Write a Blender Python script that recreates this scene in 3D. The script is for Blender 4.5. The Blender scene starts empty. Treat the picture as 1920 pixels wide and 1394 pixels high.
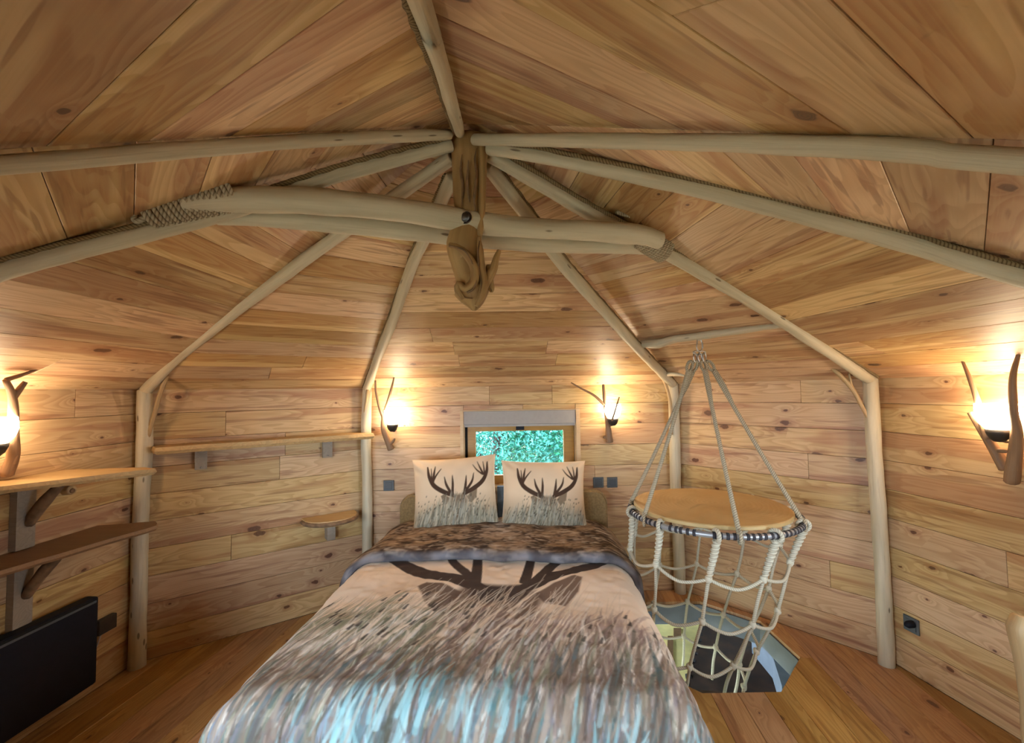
import bpy, bmesh, math, random
import numpy as np
from mathutils import Vector, Matrix
random.seed(7); np.random.seed(7)
sc = bpy.context.scene
C = sc.collection
PI = math.pi

# ------------------------------------------------------------------ camera
F, PITCH, ROLL, CZ = 821.0, 0.0469, -0.0151, 1.700
IW, IH = 1920, 1394
FWD = Vector((0, math.cos(PITCH), math.sin(PITCH)))
_r = Vector((1, 0, 0)); _u = _r.cross(FWD)
RIGHT = _r * math.cos(ROLL) + _u * math.sin(ROLL)
UP = -_r * math.sin(ROLL) + _u * math.cos(ROLL)
EYE = Vector((0, 0, CZ))
cd = bpy.data.cameras.new('camera'); cam = bpy.data.objects.new('camera', cd); C.objects.link(cam)
cd.sensor_fit = 'HORIZONTAL'; cd.sensor_width = 36.0; cd.lens = F / IW * 36.0; cd.clip_start = 0.02
cam.matrix_world = Matrix(((RIGHT.x, UP.x, -FWD.x, EYE.x), (RIGHT.y, UP.y, -FWD.y, EYE.y), (RIGHT.z, UP.z, -FWD.z, EYE.z), (0, 0, 0, 1)))
sc.camera = cam
sc.view_settings.view_transform = 'Standard'; sc.view_settings.look = 'None'
sc.view_settings.gamma = 1.0; sc.view_settings.use_curve_mapping = False
EXPOSURE = 0.24
sc.view_settings.exposure = EXPOSURE
sc.cycles.use_denoising = True
sc.cycles.max_bounces = 6; sc.cycles.diffuse_bounces = 4; sc.cycles.glossy_bounces = 1; sc.cycles.use_adaptive_sampling = True; sc.cycles.adaptive_threshold = 0.10; sc.cycles.adaptive_min_samples = 14; sc.cycles.transparent_max_bounces = 8
sc.cycles.caustics_reflective = False; sc.cycles.caustics_refractive = False
sc.cycles.sample_clamp_indirect = 6.0

# ------------------------------------------------------------------ daylight
SKY = (0.72, 0.87, 0.98); SKY_STRENGTH = 14.0
LAMP_COL = (1.0, 0.80, 0.54); LAMP_STRENGTH = 46.0
wd = bpy.data.worlds.new('overcast_sky'); sc.world = wd; wd.use_nodes = True
wd.node_tree.nodes['Background'].inputs[0].default_value = (*SKY, 1)
wd.node_tree.nodes['Background'].inputs[1].default_value = SKY_STRENGTH

def ray(px, py):
    return (FWD + RIGHT * ((px - IW / 2) / F) - UP * ((py - IH / 2) / F))
def at(px, py, Y):
    d = ray(px, py); return EYE + d * (Y / d.y)
def at_z(px, py, Z):
    d = ray(px, py); return EYE + d * ((Z - CZ) / d.z)

# ------------------------------------------------------------------ room plan (nine walls)
V2D = {1: (-0.092, -0.73), 2: (-1.635, 0.201), 3: (-2.506, 1.192), 4: (-2.423, 2.868), 5: (-1.238, 3.708),
       6: (1.397, 3.779), 7: (2.293, 2.777), 8: (2.507, 1.235), 9: (1.413, 0.202)}
CEN = Vector((-0.08, 1.69))
HE = 1.765
APEX = Vector((-0.178, 1.677, 2.713))
def corner(i):
    v = Vector(V2D[i]); return v + (v - CEN).normalized() * 0.03
def post_xy(i):
    v = Vector(V2D[i]); return v - (v - CEN).normalized() * 0.03
ROOF_TOP = Vector((APEX.x, APEX.y, APEX.z + 0.065))

class WallFrame:
    def __init__(s, i, j):
        a, b = corner(i), corner(j)
        s.o = Vector((a.x, a.y, 0)); d = Vector((b.x - a.x, b.y - a.y, 0)); s.len = d.length
        s.ex = d.normalized(); s.ey = Vector((0, 0, 1)); s.n = s.ex.cross(s.ey)
        if s.n.dot(Vector((CEN.x, CEN.y, 0)) - s.o) < 0: s.n = -s.n
    def hit(s, px, py, off=0.0):
        d = ray(px, py); return EYE + d * (((s.o + s.n * off - EYE).dot(s.n)) / d.dot(s.n))
    def uv(s, p): q = p - s.o; return q.dot(s.ex), q.z
    def pt(s, u, z, off=0.0): return s.o + s.ex * u + s.n * off + Vector((0, 0, z))
WF = {}
for i in range(1, 10):
    j = i % 9 + 1
    WF[(i, j)] = WallFrame(i, j)

# ------------------------------------------------------------------ node helpers and materials
class NT:
    def __init__(s, name):
        s.m = bpy.data.materials.new(name); s.m.use_nodes = True
        s.t = s.m.node_tree; s.b = s.t.nodes['Principled BSDF']; s.out = s.t.nodes['Material Output']
    def n(s, typ, **kw):
        nd = s.t.nodes.new(typ)
        for k, v in kw.items(): setattr(nd, k, v)
        return nd
    def link(s, a, b): s.t.links.new(a, b)
    def setin(s, sock, v):
        if hasattr(v, 'links') or isinstance(v, bpy.types.NodeSocket): s.link(v, sock)
        else: sock.default_value = v
    def math(s, op, a, b=0.0, c=0.0, clamp=False):
        nd = s.n('ShaderNodeMath', operation=op, use_clamp=clamp)
        s.setin(nd.inputs[0], a); s.setin(nd.inputs[1], b); s.setin(nd.inputs[2], c)
        return nd.outputs[0]
    def vmath(s, op, a, b=(0, 0, 0)):
        nd = s.n('ShaderNodeVectorMath', operation=op)
        s.setin(nd.inputs[0], a); s.setin(nd.inputs[1], b); return nd.outputs[0]
    def noise(s, vec, scale=1.0, detail=2.0, rough=0.5, dist=0.0, dim='3D'):
        nd = s.n('ShaderNodeTexNoise', noise_dimensions=dim); s.link(vec, nd.inputs['Vector'])
        nd.inputs['Scale'].default_value = scale; nd.inputs['Detail'].default_value = detail
        nd.inputs['Roughness'].default_value = rough; nd.inputs['Distortion'].default_value = dist
        return nd.outputs[0]
    def mix(s, fac, a, b, mode='MIX'):
        nd = s.n('ShaderNodeMix', data_type='RGBA', blend_type=mode)
        s.setin(nd.inputs[0], fac); s.setin(nd.inputs[6], a if not isinstance(a, tuple) else (*a, 1)); s.setin(nd.inputs[7], b if not isinstance(b, tuple) else (*b, 1))
        return nd.outputs[2]
    def ss(s, v, lo, hi):
        nd = s.n('ShaderNodeMapRange', interpolation_type='SMOOTHSTEP')
        s.setin(nd.inputs[0], v); nd.inputs[1].default_value = lo; nd.inputs[2].default_value = hi
        return nd.outputs[0]
    def comb(s, x, y, z):
        nd = s.n('ShaderNodeCombineXYZ'); s.setin(nd.inputs[0], x); s.setin(nd.inputs[1], y); s.setin(nd.inputs[2], z); return nd.outputs[0]
    def bump(s, h, strength=0.3, dist=0.002):
        nd = s.n('ShaderNodeBump'); nd.inputs['Strength'].default_value = strength; nd.inputs['Distance'].default_value = dist
        s.link(h, nd.inputs['Height']); s.link(nd.outputs[0], s.b.inputs['Normal'])

def plank_material(name, light, mid, heart, knot=(0.075, 0.03, 0.014), rough=0.38, knot_gate=0.50, heart_lo=0.545, var=0.40):
    t = NT(name)
    tc = t.n('ShaderNodeTexCoord'); oi = t.n('ShaderNodeObjectInfo')
    rnd = oi.outputs['Random']
    off = t.comb(t.math('MULTIPLY', rnd, 173.0), t.math('MULTIPLY', rnd, 61.7), t.math('MULTIPLY', rnd, 29.0))
    p = t.vmath('ADD', tc.outputs['Object'], off)
    sx = t.n('ShaderNodeSeparateXYZ'); t.link(p, sx.inputs[0]); X, Y, Z = sx.outputs
    # knots
    kv = t.comb(t.math('MULTIPLY', X, 3.1), t.math('MULTIPLY', Y, 6.0), 0.0)
    vo = t.n('ShaderNodeTexVoronoi', voronoi_dimensions='2D'); t.link(kv, vo.inputs['Vector']); vo.inputs['Scale'].default_value = 1.0
    sc_ = t.n('ShaderNodeSeparateColor'); t.link(vo.outputs['Color'], sc_.inputs[0])
    gate = t.math('GREATER_THAN', sc_.outputs[0], knot_gate)
    wob = t.math('MULTIPLY', t.math('SUBTRACT', t.noise(p, 28.0, 1.0, dim='2D'), 0.5), 0.10)
    d = t.math('ADD', vo.outputs['Distance'], wob)
    krad = t.math('ADD', t.math('MULTIPLY', t.math('POWER', sc_.outputs[1], 2.2), 0.105), 0.022)
    q = t.math('DIVIDE', d, krad)
    kmask = t.math('MULTIPLY', gate, t.ss(q, 1.15, 0.75))
    halo = t.math('MULTIPLY', gate, t.ss(q, 3.4, 0.9))
    swirl = t.math('MULTIPLY', gate, t.math('POWER', 2.718, t.math('MULTIPLY', vo.outputs['Distance'], -7.0)))
    # flat sawn grain: contour lines of a stretched field that wraps round the knots
    gv = t.comb(t.math('MULTIPLY', X, 0.75), t.math('MULTIPLY', Y, 6.5), t.math('MULTIPLY', rnd, 9.0))
    f = t.noise(gv, 1.0, 2.0, 0.45, dim='2D')
    f = t.math('ADD', f, t.math('MULTIPLY', swirl, 0.28))
    ring = t.math('FRACT', t.math('MULTIPLY', f, 15.0))
    ring = t.math('MULTIPLY', t.ss(ring, 0.15, 0.9), t.ss(ring, 1.0, 0.92))
    fib = t.noise(t.comb(t.math('MULTIPLY', X, 5.0), t.math('MULTIPLY', Y, 170.0), 0.0), 1.0, 1.0, dim='2D')
    hv = t.comb(t.math('ADD', t.math('MULTIPLY', X, 0.55), 31.7), t.math('MULTIPLY', Y, 7.0), t.math('MULTIPLY', rnd, 33.0))
    hs = t.ss(t.math('ADD', t.noise(hv, 1.0, 2.0, 0.5, dim='2D'), t.math('MULTIPLY', t.math('SUBTRACT', rnd, 0.5), 0.16)), heart_lo, heart_lo + 0.07)
    stv = t.comb(t.math('MULTIPLY', X, 1.6), t.math('MULTIPLY', Y, 26.0), t.math('MULTIPLY', rnd, 71.0))
    streak = t.ss(t.noise(stv, 1.0, 2.0, 0.6, dim='2D'), 0.60, 0.68)
    col = t.mix(t.math('MULTIPLY', ring, 0.85), light, mid)
    col = t.mix(t.math('MULTIPLY', hs, t.math('ADD', t.math('MULTIPLY', ring, 0.25), 0.68)), col, heart)
    col = t.mix(t.math('MULTIPLY', streak, 0.55), col, (heart[0] * 0.6, heart[1] * 0.5, heart[2] * 0.45))
    col = t.mix(t.math('MULTIPLY', t.ss(fib, 0.42, 0.72), 0.30), col, mid)
    col = t.mix(t.math('MULTIPLY', halo, 0.50), col, (heart[0] * 0.75, heart[1] * 0.62, heart[2] * 0.55))
    ringk = t.math('FRACT', t.math('MULTIPLY', q, 2.6))
    kcol = t.mix(ringk, knot, (knot[0] * 2.3, knot[1] * 2.2, knot[2] * 2.0))
    col = t.mix(t.math('MULTIPLY', kmask, 0.92), col, kcol)
    hsv = t.n('ShaderNodeHueSaturation'); t.link(col, hsv.inputs['Color'])
    wn = t.n('ShaderNodeTexWhiteNoise', noise_dimensions='1D'); t.link(rnd, wn.inputs['W'])
    t.link(t.math('ADD', t.math('MULTIPLY', wn.outputs['Value'], var), 0.98 - var / 2), hsv.inputs['Value'])
    t.link(t.math('ADD', t.math('MULTIPLY', rnd, 0.022), 0.489), hsv.inputs['Hue'])
    t.link(t.math('ADD', t.math('MULTIPLY', rnd, 0.18), 0.92), hsv.inputs['Saturation'])
    t.link(hsv.outputs[0], t.b.inputs['Base Color'])
    t.b.inputs['Roughness'].default_value = rough
    return t.m

def log_material(name, a, b, dark, rough=0.55, knots=True):
    t = NT(name)
    uv = t.n('ShaderNodeUVMap'); s = t.n('ShaderNodeSeparateXYZ'); t.link(uv.outputs[0], s.inputs[0])
    th = t.math('MULTIPLY', s.outputs[0], 2 * PI)
    oi = t.n('ShaderNodeObjectInfo'); rr = t.math('MULTIPLY', oi.outputs['Random'], 77.0)
    cx = t.math('COSINE', th); cy = t.math('SINE', th); v = t.math('ADD', s.outputs[1], rr)
    g = t.noise(t.comb(t.math('MULTIPLY', cx, 2.6), t.math('MULTIPLY', cy, 2.6), t.math('MULTIPLY', v, 3.2)), 1.0, 4.0, 0.6)
    g2 = t.noise(t.comb(t.math('MULTIPLY', cx, 9.0), t.math('MULTIPLY', cy, 9.0), t.math('MULTIPLY', v, 5.0)), 1.0, 2.0)
    g3 = t.noise(t.comb(cx, cy, t.math('MULTIPLY', v, 2.0)), 1.0, 2.0)
    col = t.mix(t.ss(g3, 0.3, 0.7), a, b)
    col = t.mix(t.math('MULTIPLY', t.ss(g, 0.55, 0.75), 0.35), col, dark)
    col = t.mix(t.math('MULTIPLY', t.ss(g2, 0.5, 0.8), 0.25), col, (b[0] * 0.7, b[1] * 0.66, b[2] * 0.6))
    if knots:
        vo = t.n('ShaderNodeTexVoronoi', voronoi_dimensions='3D')
        t.link(t.comb(t.math('MULTIPLY', cx, 0.9), t.math('MULTIPLY', cy, 0.9), t.math('MULTIPLY', v, 6.0)), vo.inputs['Vector']); vo.inputs['Scale'].default_value = 1.0
        sp = t.n('ShaderNodeSeparateColor'); t.link(vo.outputs['Color'], sp.inputs[0])
        k = t.math('MULTIPLY', t.math('GREATER_THAN', sp.outputs[0], 0.55), t.ss(vo.outputs['Distance'], 0.16, 0.09))
        col = t.mix(t.math('MULTIPLY', k, 0.8), col, (dark[0] * 0.35, dark[1] * 0.3, dark[2] * 0.25))
    t.link(col, t.b.inputs['Base Color']); t.b.inputs['Roughness'].default_value = rough
    t.bump(t.math('ADD', g, t.math('MULTIPLY', g2, 0.5)), 0.25, 0.004)
    return t.m

def plain(name, col, rough=0.5, metal=0.0, var=0.12, scale=30.0, bump=0.0, spec=0.5):
    t = NT(name); tc = t.n('ShaderNodeTexCoord')
    n = t.noise(tc.outputs['Object'], scale, 3.0)
    c = t.mix(t.ss(n, 0.3, 0.7), tuple(x * (1 - var) for x in col), tuple(min(1, x * (1 + var)) for x in col))
    t.link(c, t.b.inputs['Base Color']); t.b.inputs['Roughness'].default_value = rough; t.b.inputs['Metallic'].default_value = metal
    t.b.inputs['Specular IOR Level'].default_value = spec
    if bump: t.bump(n, bump, 0.003)
    return t.m

def slab_material(name, light, dark, rough=0.5):
    t = NT(name); tc = t.n('ShaderNodeTexCoord'); oi = t.n('ShaderNodeObjectInfo')
    p = t.vmath('ADD', tc.outputs['Object'], t.comb(t.math('MULTIPLY', oi.outputs['Random'], 37.0), 0.0, 0.0))
    s = t.n('ShaderNodeSeparateXYZ'); t.link(p, s.inputs[0])
    f = t.noise(t.comb(t.math('MULTIPLY', s.outputs[0], 1.1), t.math('MULTIPLY', s.outputs[1], 12.0), t.math('MULTIPLY', s.outputs[2], 12.0)), 1.0, 2.0)
    ring = t.math('FRACT', t.math('MULTIPLY', f, 11.0))
    g = t.noise(p, 5.0, 3.0)
    c = t.mix(t.math('MULTIPLY', ring, 0.5), light, dark)
    c = t.mix(t.math('MULTIPLY', t.ss(g, 0.5, 0.75), 0.4), c, dark)
    t.link(c, t.b.inputs['Base Color']); t.b.inputs['Roughness'].default_value = rough
    t.bump(f, 0.12, 0.002)
    return t.m

def painted(name, rough=0.85, sheen=0.15, weave=True):
    t = NT(name); a = t.n('ShaderNodeAttribute', attribute_name='Col')
    t.link(a.outputs['Color'], t.b.inputs['Base Color']); t.b.inputs['Roughness'].default_value = rough
    t.b.inputs['Sheen Weight'].default_value = sheen; t.b.inputs['Specular IOR Level'].default_value = 0.2
    tc = t.n('ShaderNodeTexCoord')
    n = t.noise(tc.outputs['Object'], 9.0, 4.0, 0.6)
    t.bump(n, 0.22, 0.012)
    return t.m

def rope_material(name, a, b):
    t = NT(name); uv = t.n('ShaderNodeUVMap'); s = t.n('ShaderNodeSeparateXYZ'); t.link(uv.outputs[0], s.inputs[0])
    w = t.math('SINE', t.math('ADD', t.math('MULTIPLY', s.outputs[1], 2 * PI * 3 / 0.036), t.math('MULTIPLY', s.outputs[0], -2 * PI * 3)))
    tc = t.n('ShaderNodeTexCoord'); n = t.noise(tc.outputs['Object'], 160.0, 2.0)
    c = t.mix(t.ss(w, -1.0, 0.3), b, a)
    c = t.mix(t.math('MULTIPLY', n, 0.35), c, b)
    t.link(c, t.b.inputs['Base Color']); t.b.inputs['Roughness'].default_value = 0.9; t.b.inputs['Specular IOR Level'].default_value = 0.15
    return t.m

M = {}
M['wall'] = plank_material('pine_wall_boards', (0.63, 0.43, 0.23), (0.50, 0.315, 0.15), (0.42, 0.21, 0.10), rough=0.45, var=0.18)
M['roof'] = plank_material('pine_roof_boards', (0.70, 0.495, 0.285), (0.57, 0.37, 0.185), (0.43, 0.215, 0.105), rough=0.48, knot_gate=0.66, heart_lo=0.49)
M['floor'] = plank_material('pine_floor_boards', (0.50, 0.285, 0.12), (0.39, 0.20, 0.075), (0.33, 0.15, 0.055), rough=0.42, knot_gate=0.68, var=0.30)
M['backing'] = plain('dark_gap_backing', (0.10, 0.055, 0.025), 0.9)
M['outer'] = plain('weathered_outer_cladding', (0.22, 0.15, 0.09), 0.9)
M['log'] = log_material('peeled_pale_log', (0.63, 0.56, 0.42), (0.51, 0.45, 0.325), (0.30, 0.22, 0.14))
M['king'] = log_material('amber_burl_wood', (0.44, 0.275, 0.11), (0.30, 0.175, 0.07), (0.09, 0.045, 0.018), 0.6)
M['twig'] = log_material('reddish_driftwood_branch', (0.33, 0.19, 0.10), (0.24, 0.14, 0.08), (0.12, 0.07, 0.04), 0.6, False)
M['paletwig'] = log_material('pale_branch', (0.50, 0.35, 0.18), (0.40, 0.27, 0.14), (0.22, 0.13, 0.07), 0.5, False)
M['shelf'] = slab_material('live_edge_board', (0.58, 0.39, 0.18), (0.40, 0.24, 0.10))
M['shelf_dark'] = slab_material('brown_live_edge_board', (0.30, 0.17, 0.085), (0.20, 0.11, 0.055))
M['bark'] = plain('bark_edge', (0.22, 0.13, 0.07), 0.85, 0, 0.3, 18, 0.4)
M['greywood'] = slab_material('grey_board', (0.34, 0.28, 0.22), (0.24, 0.19, 0.15), 0.7)
M['rope'] = rope_material('natural_hemp_rope', (0.52, 0.45, 0.33), (0.25, 0.20, 0.135))
M['netrope'] = rope_material('pale_cotton_rope', (0.66, 0.62, 0.50), (0.40, 0.36, 0.28))
M['darkrope'] = rope_material('brown_trim_rope', (0.30, 0.22, 0.12), (0.12, 0.08, 0.04))
M['steel'] = plain('brushed_steel', (0.55, 0.55, 0.55), 0.3, 1.0, 0.05)
M['bolt'] = plain('dark_zinc_bolt', (0.16, 0.17, 0.19), 0.4, 0.9, 0.15)
M['black'] = plain('black_enamel', (0.008, 0.009, 0.016), 0.6, 0.0, 0.1, spec=0.25)
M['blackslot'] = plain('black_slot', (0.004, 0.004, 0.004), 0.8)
M['switch'] = plain('anthracite_plastic', (0.085, 0.095, 0.105), 0.45, 0, 0.05)
M['switch_in'] = plain('anthracite_rocker', (0.06, 0.068, 0.078), 0.4, 0, 0.05)
M['cup'] = plain('dark_cast_metal_cup', (0.045, 0.035, 0.028), 0.5, 0.3)
M['blind'] = plain('grey_blind_cassette', (0.35, 0.32, 0.30), 0.55, 0, 0.03)
M['sash'] = slab_material('amber_window_wood', (0.40, 0.20, 0.03), (0.28, 0.13, 0.02), 0.4)
M['trim'] = slab_material('pale_trim_wood', (0.60, 0.43, 0.25), (0.48, 0.32, 0.17), 0.45)
M['headboard'] = plain('tan_headboard_fabric', (0.30, 0.20, 0.09), 0.9, 0, 0.15, 60, 0.2)
M['slate'] = plain('slate_grey_fabric', (0.07, 0.085, 0.11), 0.9)
M['mattress'] = plain('white_mattress_ticking', (0.7, 0.68, 0.63), 0.9, 0, 0.05)
M['bedframe'] = slab_material('bed_frame_wood', (0.42, 0.27, 0.14), (0.30, 0.18, 0.09))
M['print'] = painted('stag_print_cotton', 0.85, 0.03)
M['fur'] = painted('mottled_brown_print_fabric', 0.95, 0.0)
M['ringwrap'] = plain('steel_hoop_grey', (0.40, 0.41, 0.44), 0.4, 0.6, 0.05)
M['ringdark'] = plain('dark_cord_wrap', (0.035, 0.032, 0.04), 0.8)
M['bluegrey'] = plain('blue_grey_paint', (0.17, 0.20, 0.25), 0.7, 0, 0.1, 8)
M['palepanel'] = plain('pale_yellow_panel', (0.78, 0.66, 0.28), 0.8, 0, 0.1, 6)
M['rug'] = plain('dark_brown_rug', (0.050, 0.022, 0.012), 0.95, 0, 0.5, 5, 0.3)
M['rugedge'] = plain('black_pompom', (0.012, 0.010, 0.012), 0.95)
M['slat'] = plain('brown_slat', (0.20, 0.10, 0.04), 0.7)
M['soil'] = plain('pale_bounce_ground', (0.30, 0.28, 0.20), 1.0, 0, 0.3, 3)  # ground colour raised to bounce daylight up onto the ceiling
M['trunk'] = plain('dark_tree_bark', (0.055, 0.045, 0.04), 0.95, 0, 0.4, 12, 0.6)
def leaf_material(name, a, b):
    t = NT(name); tc = t.n('ShaderNodeTexCoord'); n = t.noise(tc.outputs['Object'], 9.0, 3.0)
    t.link(t.mix(t.ss(n, 0.35, 0.65), a, b), t.b.inputs['Base Color']); t.b.inputs['Roughness'].default_value = 0.5
    return t.m
M['leaf1'] = leaf_material('fresh_green_leaves', (0.001, 0.12, 0.045), (0.008, 0.25, 0.11))
M['leaf2'] = leaf_material('sky_tinted_leaves', (0.006, 0.15, 0.10), (0.05, 0.26, 0.23))  # blue tint stands in for sky showing between the leaves
def disc_material():
    t = NT('end_grain_round_board'); tc = t.n('ShaderNodeTexCoord'); s = t.n('ShaderNodeSeparateXYZ')
    n = t.noise(tc.outputs['Object'], 3.5, 3.0); t.link(tc.outputs['Object'], s.inputs[0])
    dv = t.vmath('SUBTRACT', tc.outputs['Object'], (0.06, 0.04, 0.0)); ln = t.n('ShaderNodeVectorMath', operation='LENGTH'); t.link(dv, ln.inputs[0])
    r = t.math('FRACT', t.math('MULTIPLY', t.math('ADD', ln.outputs['Value'], t.math('MULTIPLY', n, 0.10)), 34.0))
    c = t.mix(t.math('MULTIPLY', r, 0.5), (0.60, 0.43, 0.20), (0.48, 0.31, 0.125))
    c = t.mix(t.math('MULTIPLY', t.ss(n, 0.4, 0.7), 0.4), c, (0.40, 0.22, 0.065))
    t.link(c, t.b.inputs['Base Color']); t.b.inputs['Roughness'].default_value = 0.5
    return t.m
M['disc'] = disc_material()
def glass_material():
    t = NT('clear_window_glass'); t.t.nodes.remove(t.b)
    tr = t.n('ShaderNodeBsdfTransparent'); gl = t.n('ShaderNodeBsdfGlossy'); gl.inputs['Roughness'].default_value = 0.02
    fr = t.n('ShaderNodeFresnel'); fr.inputs[0].default_value = 1.35
    mx = t.n('ShaderNodeMixShader'); t.link(fr.outputs[0], mx.inputs[0]); t.link(tr.outputs[0], mx.inputs[1]); t.link(gl.outputs[0], mx.inputs[2])
    t.link(mx.outputs[0], t.out.inputs[0]); return t.m
M['glass'] = glass_material()
def lamp_material():
    t = NT('lit_opal_glass'); t.b.inputs['Base Color'].default_value = (0.9, 0.88, 0.82, 1)
    t.b.inputs['Emission Color'].default_value = (*LAMP_COL, 1); t.b.inputs['Emission Strength'].default_value = LAMP_STRENGTH
    return t.m
M['lamp'] = lamp_material()

# ------------------------------------------------------------------ object helpers
def tag(o, label=None, cat=None, group=None, kind=None):
    if label: o['label'] = label
    if cat: o['category'] = cat
    if group: o['group'] = group
    if kind: o['kind'] = kind
    return o
WORLD = {}
def empty(name, loc=(0, 0, 0)):
    o = bpy.data.objects.new(name, None); C.objects.link(o); o.location = loc; o.empty_display_size = 0.05
    WORLD[o.name] = Matrix.Translation(Vector(loc))
    return o
def link(name, me, mat, parent=None, mw=None):
    o = bpy.data.objects.new(name, me); C.objects.link(o)
    if mat is not None and not me.materials: me.materials.append(M[mat])
    base = mw if mw is not None else Matrix.Identity(4)
    if parent is not None:
        o.parent = parent; o.matrix_basis = WORLD[parent.name].inverted() @ base
    else: o.matrix_basis = base
    WORLD[o.name] = base.copy()
    return o
def mesh_from(verts, faces, smooth=False, uvs=None):
    me = bpy.data.meshes.new('m'); me.from_pydata([tuple(v) for v in verts], [], faces)
    if smooth: me.shade_smooth()
    if uvs is not None:
        l = me.uv_layers.new(name='UVMap'); l.data.foreach_set('uv', np.array(uvs, dtype=np.float32).ravel())
    me.update(); return me

def frame(o, ex, ey, n):
    return Matrix(((ex.x, ey.x, n.x, o.x), (ex.y, ey.y, n.y, o.y), (ex.z, ey.z, n.z, o.z), (0, 0, 0, 1)))

def local_mesh(me, loc):
    "centre a world-space mesh on loc"
    me.transform(Matrix.Translation(-Vector(loc))); return me

# polygon helpers
def clip(poly, nx, ny, c):
    "keep nx*x+ny*y<=c"
    out = []
    for k in range(len(poly)):
        a, b = poly[k], poly[(k + 1) % len(poly)]
        da, db = nx * a[0] + ny * a[1] - c, nx * b[0] + ny * b[1] - c
        if da <= 0: out.append(a)
        if (da < 0 < db) or (db < 0 < da):
            s = da / (da - db); out.append((a[0] + (b[0] - a[0]) * s, a[1] + (b[1] - a[1]) * s))
    return out
def area(poly):
    return 0.5 * sum(poly[k][0] * poly[(k + 1) % len(poly)][1] - poly[(k + 1) % len(poly)][0] * poly[k][1] for k in range(len(poly)))
def clean(poly):
    out = []
    for p in poly:
        if not out or math.hypot(p[0] - out[-1][0], p[1] - out[-1][1]) > 0.003: out.append(p)
    if len(out) > 2 and math.hypot(out[0][0] - out[-1][0], out[0][1] - out[-1][1]) < 0.003: out.pop()
    return out
def inset(poly, d):
    n = len(poly); res = []
    for k in range(n):
        p0, p1, p2 = poly[k - 1], poly[k], poly[(k + 1) % n]
        e1 = Vector((p1[0] - p0[0], p1[1] - p0[1])).normalized(); e2 = Vector((p2[0] - p1[0], p2[1] - p1[1])).normalized()
        n1 = Vector((-e1.y, e1.x)); n2 = Vector((-e2.y, e2.x)); m = n1 + n2
        if m.length < 1e-4: res.append(p1); continue
        m.normalize(); s = d / max(0.35, m.dot(n1)); res.append((p1[0] + m.x * s, p1[1] + m.y * s))
    return res
def plank(parent, poly, O, ex, ey, n, mat, thick=0.018, gap=0.0010, cham=0.0013, name='plank'):
    poly = clean(poly)
    if len(poly) < 3: return None
    a = area(poly)
    if abs(a) < 0.0006: return None
    if a < 0: poly = poly[::-1]
    cx = sum(p[0] for p in poly) / len(poly); cy = sum(p[1] for p in poly) / len(poly)
    base = inset(poly, gap); top = inset(poly, gap + cham)
    k = len(poly); jit = random.uniform(-0.0006, 0.0006)
    vs = [(p[0] - cx, p[1] - cy, 0) for p in base] + [(p[0] - cx, p[1] - cy, thick - cham + jit) for p in base] + [(p[0] - cx, p[1] - cy, thick + jit) for p in top]
    fs = [tuple(range(2 * k, 3 * k))]
    for i in range(k):
        j = (i + 1) % k
        fs.append((i, j, k + j, k + i)); fs.append((k + i, k + j, 2 * k + j, 2 * k + i))
    me = mesh_from(vs, fs)
    return link(name, me, mat, parent, frame(O + ex * cx + ey * cy, ex, ey, n))

def board_rows(parent, poly, O, ex, ey, n, mat, row, y0, y1, joints=None, hole=None, start=0.0, name='plank', thick=0.018):
    "rows of boards along ex clipped to a convex polygon; hole = (u0,u1,v0,v1)"
    y = y0 - start; r = 0
    rng = random.Random(int(abs(O.x) * 1000 + abs(O.y) * 331) + 5)
    while y < y1 - 1e-6:
        a, b = max(y, y0), min(y + row, y1)
        if b - a < 0.012: y += row; r += 1; continue
        pc = clip(clip(poly, 0, -1, -a), 0, 1, b)
        if len(pc) >= 3:
            xs = [p[0] for p in pc]; x0, x1 = min(xs), max(xs)
            cuts = []
            if joints is not None and x1 - x0 > 1.0:
                if rng.random() < joints: cuts = [x0 + (x1 - x0) * rng.uniform(0.18, 0.82)]
                if x1 - x0 > 2.0 and rng.random() < 0.5: cuts = sorted([x0 + (x1 - x0) * rng.uniform(0.12, 0.42), x0 + (x1 - x0) * rng.uniform(0.55, 0.88)])
            edges = [x0 - 1] + cuts + [x1 + 1]
            for e in range(len(edges) - 1):
                pp = clip(clip(pc, -1, 0, -edges[e]), 1, 0, edges[e + 1])
                if len(pp) < 3: continue
                pieces = [pp]
                if hole:
                    u0, u1, v0, v1 = hole
                    if b > v0 and a < v1:
                        pieces = [clip(pp, 1, 0, u0), clip(pp, -1, 0, -u1)]
                        midp = clip(clip(pp, -1, 0, -u0), 1, 0, u1)
                        if len(midp) >= 3: pieces += [clip(midp, 0, 1, v0), clip(midp, 0, -1, -v1)]
                for q in pieces:
                    if len(q) >= 3: plank(parent, q, O, ex, ey, n, mat, thick, name=name)
        y += row; r += 1

def prism(verts2d, O, ex, ey, n, t0, t1):
    k = len(verts2d)
    vs = [O + ex * p[0] + ey * p[1] + n * t0 for p in verts2d] + [O + ex * p[0] + ey * p[1] + n * t1 for p in verts2d]
    fs = [tuple(range(k))[::-1], tuple(range(k, 2 * k))] + [(i, (i + 1) % k, k + (i + 1) % k, k + i) for i in range(k)]
    me = mesh_from(vs, fs); bm = bmesh.new(); bm.from_mesh(me); bmesh.ops.recalc_face_normals(bm, faces=bm.faces); bm.to_mesh(me); bm.free()
    return me

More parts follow.
